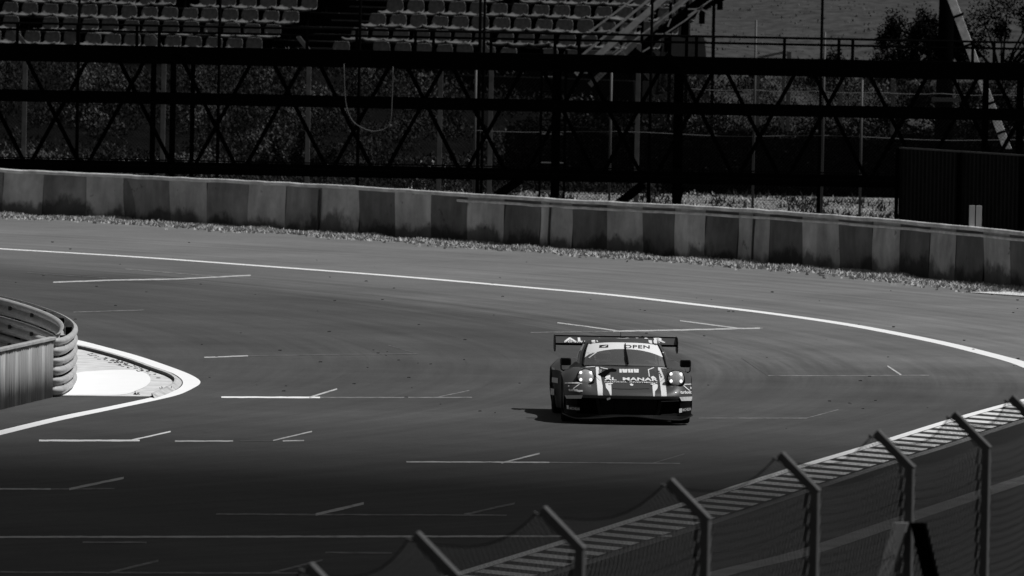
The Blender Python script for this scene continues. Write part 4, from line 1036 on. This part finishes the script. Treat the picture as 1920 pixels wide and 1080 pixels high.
# side decals on the bumper; left block greyed to paint in its shade
for poly, m in (([(310, 725), (475, 725), (462, 758), (326, 758)], 'decal_g'), ([(1404, 742), (1538, 738), (1536, 778), (1426, 780)], 'decal')):
    decal('bumper_block', poly, M[m], Fp, 2)
text('bumper_lettering', 'turbo', (336, 662, 424, 690), M['decal_g'], Fp, bold=.03); text('bumper_lettering', 'turbolit', (1410, 684, 1520, 716), W_, Fp, bold=.03)
decal('bumper_block', [(405, 680), (470, 680), (474, 694), (440, 700), (400, 690)], M['decal_g'], Fp, 1)
for poly in ([(300, 608), (430, 604), (470, 622), (440, 618), (300, 616)], [(1430, 628), (1450, 620), (1538, 618), (1538, 627), (1470, 629), (1440, 636)]): decal('lamp_line', poly, M['decal_g'], Fp, 2)
for poly in ([(430, 625), (445, 622), (385, 668), (378, 664)], [(1445, 636), (1500, 680), (1494, 684), (1438, 640)], [(330, 634), (342, 634), (342, 646), (330, 646)], [(1508, 650), (1524, 650), (1524, 668), (1508, 668)]): decal('lamp_line', poly, W_, Fp, 1)
for sx, a, b in ((0, 326, 452), (1, 1405, 1530)):
    decal('sponsor_patch', [(a, 818), (b, 838), (b, 872), (a, 858)] if sx == 0 else [(a, 852), (b, 834), (b, 876), (a, 894)], M['ink'], lambda X, Y: Fp(X, Y, .006), 1)
    decal('sponsor_patch', [(a + 2, 820), (a + 20, 822), (a + 22, 858), (a + 6, 856)] if sx == 0 else [(a, 854), (a + 28, 850), (a + 28, 890), (a, 894)], W_, lambda X, Y: Fp(X, Y, .010), 0)
    text('sponsor_lettering', 'MICHELIN', (a + 30, 838, b - 6, 862) if sx == 0 else (a + 34, 854, b - 4, 880), M['decal_g'], lambda X, Y: Fp(X, Y, .011), bold=.02, skew=8 if sx == 0 else -10)
# windscreen writing
text('screen_lettering', 'OPEN', (872, 244, 1112, 276), M['ink'], Wp, bold=.02, space=1.1, skew=4)
decal('screen_badge', [(638, 246), (722, 242), (722, 270), (638, 272)], M['ink'], Wp, 1); decal('screen_badge', [(660, 262), (700, 250), (716, 250), (690, 268), (664, 268)], M['decal_g'], lambda X, Y: Wp(X, Y, .009), 0)
for dx_ in (0, 50):
    decal('race_number', [(486 + dx_, 368), (496 + dx_, 370), (566 + dx_, 318), (566 + dx_, 314), (520 + dx_, 316), (520 + dx_, 321), (548 + dx_, 321)], W_, Wp, 1)
decal('screen_badge', [(1226, 312), (1254, 314), (1252, 320), (1240, 322)], M['decal_g'], Wp, 0)
for X in (560, 608, 1102, 1150):
    decal('roof_block', [(X, 196), (X + 34, 192), (X + 38, 220), (X + 6, 224)] if X < 900 else [(X, 192), (X + 32, 196), (X + 34, 228), (X + 2, 224)], W_, lambda X_, Y_: roofp(X_, Y_ + 6) + Vector((0, -.02, .004)), 1)
m_ = MB(); m_.tube([wsp(lerp(-.42, .42, i / 20), 1.0, .0) + Vector((0, .16, .052 - .02 * abs(-1 + i / 10) ** 2)) for i in range(21)], .007, 5); m_.build('roof_line', M['decal'], car)
m_ = MB(); m_.box((-.03, 2.24, 1.24), (.03, 2.34, 1.275)); m_.build('roof_camera', M['carbon'], car, bevel=.005); m_ = MB(); m_.tube([(-.02, 2.5, 1.2), (-.02, 2.5, 1.34)], .005, 5); m_.build('aerial', M['carbon'], car)
# wiper
m_ = MB(); m_.tube([Wp(905, 436, .02), Wp(896, 380, .035), Wp(884, 300, .03), Wp(880, 236, .02)], .01, 5, radii=[.02, .018, .011, .008]); m_.build('wiper', M['carbon'], car)
# hood and lamp seams
def seam(pts, r=.0035, m='void', fn=S):
    m_ = MB(); m_.tube([fn(x, y, .002) for x, y in pts], r, 4); m_.build('panel_seam', M[m], car)
seam([(760, 662), (820, 667), (920, 668), (1020, 666), (1110, 664)]); seam([(470, 462), (520, 480), (575, 525), (640, 590)], .004); seam([(1330, 470), (1290, 510), (1262, 560), (1215, 600)], .004)
# headlights
def headlight(X, Y):
    c = S(X, Y, 0); n = Vector((0, -.86, .5)).normalized(); r_ = Vector((1, 0, 0)); u_ = n.cross(r_) * -1
    if u_.z < 0: u_ = -u_
    c = c + n * .055
    def P(a, rr, h): return c + r_ * cos(a) * rr + u_ * sin(a) * rr * 1.05 + n * h
    N = 36; rows = [[P(2 * pi * k / N, rr, h) for k in range(N)] for rr, h in ((.150, -.05), (.142, .015), (.132, .03), (.122, .026))]
    m_ = MB(); m_.grid(rows, closed=True); h = m_.build('headlight', M['carbon'], car, smooth=True)
    m_ = MB(); rows = [[P(2 * pi * k / N, rr, hh_) for k in range(N)] for rr, hh_ in ((.125, .024), (.115, .032), (.09, .042), (.06, .05), (.03, .053), (.001, .054))]
    m_.grid(rows, closed=True); m_.build('lens', M['lens'], h, smooth=True)
    for sx in (-1, 1):
        for sy in (-1, 1):
            m_ = MB(); q = c + r_ * sx * .077 + u_ * sy * .062 + n * .045; R2 = []
            for rr, hh_ in ((.0225, -.004), (.021, .006), (.014, .012), (.001, .014)): R2.append([q + r_ * cos(2 * pi * k / 14) * rr + u_ * sin(2 * pi * k / 14) * rr * 1.15 + n * hh_ for k in range(14)])
            m_.grid(R2, closed=True); m_.build('led', M['led'], h, smooth=True)
headlight(496, 570); headlight(1364, 584)
# mirrors
for sg in (-1, 1):
    x = sg * .94 + (.02 if sg < 0 else .02); y = 1.62; z = .893
    m_ = MB(); rows = []
    for q, dd in ((.8, -.08), (.97, -.05), (1, 0), (1, .07)):
        pr = []
        for k in range(24):
            a = 2 * pi * k / 24; ca, sa_ = cos(a), sin(a); e = .35; cx_ = abs(ca) ** e * (1 if ca > 0 else -1); cz = abs(sa_) ** e * (1 if sa_ > 0 else -1); pr.append((x + .086 * q * cx_, y + dd, z + .056 * q * cz))
        rows.append(pr)
    m_.grid(rows, closed=True); n = 24; m_.add(rows[0], [tuple(range(24))]); m_.add(rows[-1], [tuple(range(23, -1, -1))]); mr = m_.build('mirror', M['carbon'], car, smooth=False)
    m_ = MB(); m_.tube([(x + sg * .075, y, z - .05), (x + sg * .07, y, z - .115), (x + sg * .04, y, z - .135), (x - sg * .14, y + .05, z - .125), (x - sg * .3, y + .12, z - .08)], .012, 6); m_.build('mirror_arm', M['carbon'], mr, smooth=True)
    m_ = MB(); m_.box((x - .078, y - .07, z + .058), (x + .078, y + .06, z + .061)); m_.build('mirror_top', M['rim'], mr)
# rear wing
m_ = MB(); prof = [(4.14, 1.055), (4.17, 1.075), (4.25, 1.10), (4.38, 1.13), (4.50, 1.165), (4.515, 1.16), (4.40, 1.10), (4.26, 1.065), (4.17, 1.045)]
m_.grid([[(x, a, b) for a, b in prof] for x in [-.965 + i * 1.93 / 12 for i in range(13)]], closed=True); wg = m_.build('rear_wing', M['paint'], car, smooth=False)
m_ = MB(); m_.beam((-.965, 4.52, 1.172), (.965, 4.52, 1.172), .03, .022); m_.build('gurney_flap', M['void'], wg)
m_ = MB(); m_.beam((-.965, 4.14, 1.058), (.965, 4.14, 1.058), .03, .034); m_.build('leading_edge', M['void'], wg)
for sg in (-1, 1):
    m_ = MB(); pr = [(4.05, .99), (4.1, 1.13), (4.2, 1.18), (4.55, 1.19), (4.6, 1.1), (4.56, .97), (4.3, .93), (4.15, .94)]; n = len(pr); x = sg * .972
    vs = [(x - .007, a, b) for a, b in pr] + [(x + .007, a, b) for a, b in pr]; m_.add(vs, [tuple(range(n)), tuple(range(2 * n - 1, n - 1, -1))] + [(i, (i + 1) % n, (i + 1) % n + n, i + n) for i in range(n)]); m_.build('end_plate', M['carbon'], wg)
    m_ = MB(); m_.beam((sg * .52, 4.0, .80), (sg * .52, 4.1, 1.02), .02, .12); m_.beam((sg * .52, 4.1, 1.02), (sg * .52, 4.26, 1.08), .02, .07); m_.build('wing_support', M['carbon'], wg)
text('wing_lettering', 'AL  MANAR', (303, 174, 1270, 214), W_, lambda X, Y: Wing(X, Y, .006), bold=.025, skew=4, space=1.1); text('wing_lettering', 'FINANCIAL  INVESTMENTS', (308, 208, 1272, 222), W_, lambda X, Y: Wing(X, Y, .006), bold=.01, skew=6)
# rear fender decals seen past the front fender
def side_block(d, z0, z1, m, w_=.35):
    m_ = MB(); pts = []
    for dd in [i / 8 * w_ for i in range(9)]:
        x, y, z = bpt(-1, d + dd); pts.append([(x - .022, y, z0), (x - .022, y, z1)])
    m_.grid(pts); m_.build('side_block', M[m], car)
side_block(2.95, .30, .40, 'decal_g', .3); side_block(2.75, .5, .58, 'decal_g', .35); side_block(2.95, .70, .735, 'decal_g', .2)
# rear lamps and rear lower panel
for sg in (-1, 1):
    m_ = MB(); m_.beam((sg * .45, 4.54, .7), (sg * .9, 4.5, .7), .02, .06); m_.build('tail_lamp', M['ink'], car)
m_ = MB(); m_.box((-.85, 4.44, .14), (.85, 4.5, .32)); m_.build('diffuser', M['carbon'], car)
# cockpit: seat, wheel, cage bars
m_ = MB(); m_.box((-.55, 2.42, .16), (-.07, 2.56, .92)); m_.box((-.55, 2.0, .16), (-.07, 2.7, .34)); m_.build('driver_seat', M['carbon'], car, bevel=.04)
m_ = MB(); 
m_.tube([(-.31 + .15 * cos(2 * pi * k / 20), 1.97 + .03 * sin(2 * pi * k / 20), .75 + .12 * sin(2 * pi * k / 20)) for k in range(21)], .018, 6); m_.build('steering_wheel', M['ink'], car)
for pts in ([(-.6, 2.1, .5), (-.56, 2.3, 1.12), (.56, 2.3, 1.12), (.6, 2.1, .5)], [(-.6, 2.85, .4), (-.54, 2.85, 1.1), (.54, 2.85, 1.1), (.6, 2.85, .4)], [(-.54, 2.85, 1.1), (.5, 2.85, .5)], [(.54, 2.85, 1.1), (-.5, 2.85, .5)], [(-.02, 2.3, 1.12), (-.02, 2.85, 1.1)]):
    m_ = MB(); m_.tube(pts, .02, 6); m_.build('cage_tube', M['cage'], car)
m_ = MB(); m_.box((-.64, 1.62, .74), (.64, 1.95, .80)); m_.build('dashboard', M['carbon'], car, bevel=.02)
# driver
def world(p): return car_m @ Vector(p)
car_m = Matrix.Translation(car.location) @ Matrix.Rotation(YAW, 4, 'Z')
J = {'pelvis': (-.31, 2.28, 0.42, .15), 'belly': (-.31, 2.28, 0.55, .14), 'chest': (-.31, 2.28, 0.69, .16), 'neck': (-.31, 2.25, 0.83, .06), 'head': (-.31, 2.22, 0.94, .10),
     'sl': (-.50, 2.24, 0.75, .07), 'el': (-.54, 2.06, 0.61, .05), 'hl': (-.45, 2.01, 0.73, .035), 'fl': (-.43, 1.96, 0.75, .03),
     'sr': (-.12, 2.24, 0.75, .07), 'er': (-.10, 2.06, 0.61, .05), 'hr': (-.17, 2.01, 0.73, .035), 'fr': (-.19, 1.96, 0.75, .03),
     'kl': (-.42, 1.97, 0.52, .075), 'al': (-.40, 1.60, 0.34, .05), 'tl': (-.40, 1.47, 0.38, .045), 'kr': (-.20, 1.97, 0.52, .075), 'ar': (-.22, 1.60, 0.34, .05), 'tr': (-.22, 1.47, 0.38, .045)}
E = [('pelvis', 'belly'), ('belly', 'chest'), ('chest', 'neck'), ('neck', 'head'), ('chest', 'sl'), ('sl', 'el'), ('el', 'hl'), ('hl', 'fl'), ('chest', 'sr'), ('sr', 'er'), ('er', 'hr'), ('hr', 'fr'), ('pelvis', 'kl'), ('kl', 'al'), ('al', 'tl'), ('pelvis', 'kr'), ('kr', 'ar'), ('ar', 'tr')]
keys = list(J); me = bpy.data.meshes.new('person'); base = Vector(J['pelvis'][:3])
me.from_pydata([tuple(Vector(J[k][:3]) - base) for k in keys], [(keys.index(a), keys.index(b)) for a, b in E], [])
pr_ = bpy.data.objects.new('person', me); COL.objects.link(pr_); me.materials.append(M['suit'])
md = pr_.modifiers.new('skin', 'SKIN'); 
for i, k in enumerate(keys):
    sv = me.skin_vertices[0].data[i]; sv.radius = (J[k][3], J[k][3] * .85); sv.use_root = (k == 'pelvis')
sb_ = pr_.modifiers.new('sub', 'SUBSURF'); sb_.levels = 2; sb_.render_levels = 2
pr_.location = world(base); pr_.rotation_euler = (0, 0, YAW); tag(pr_, 'person in a pale helmet and race suit gripping the steering wheel behind the windscreen', 'person')
hc = Vector(J['head'][:3]) - base + Vector((0, 0, .01)); m_ = MB(); rows = []
for i in range(13):
    th = pi * i / 12
    rows.append([hc + Vector((cos(2 * pi * k / 24) * sin(th) * .135, sin(2 * pi * k / 24) * sin(th) * .165, cos(th) * .15)) for k in range(24)])
m_.grid(rows, closed=True); m_.build('helmet', M['helmet'], pr_, smooth=True)
m_ = MB(); rows = []
for z_ in (-.03, 0, .03, .06):
    rows.append([hc + Vector((cos(a) * .139 * sqrt(1 - (z_ / .15) ** 2), sin(a) * .169 * sqrt(1 - (z_ / .15) ** 2), z_)) for a in [pi + .5 + i * (pi - 1.0) / 12 for i in range(13)]])
m_.grid(rows); m_.build('visor', M['ink'], pr_, smooth=True)
for sx in (-1, 1):                        # gloved fingers closed round the wheel rim
    g = MB(); hx = -.31 + sx * .145
    for k, L in enumerate((.9, 1.0, .95, .8)):
        zz = .785 - k * .021; g.tube([(hx + sx * .025, 1.99, zz), (hx + sx * .025, 1.955, zz), (hx, 1.94, zz), (hx - sx * .022 * L, 1.95, zz), (hx - sx * .024 * L, 1.97, zz)], .0095, 6)
    g.tube([(hx + sx * .01, 2.01, .75), (hx - sx * .02, 2.0, .775), (hx - sx * .028, 1.98, .795)], .011, 6)
    g.v = [tuple(Vector(p) - base) for p in g.v]; g.build('glove', M['ink'], pr_, smooth=True)
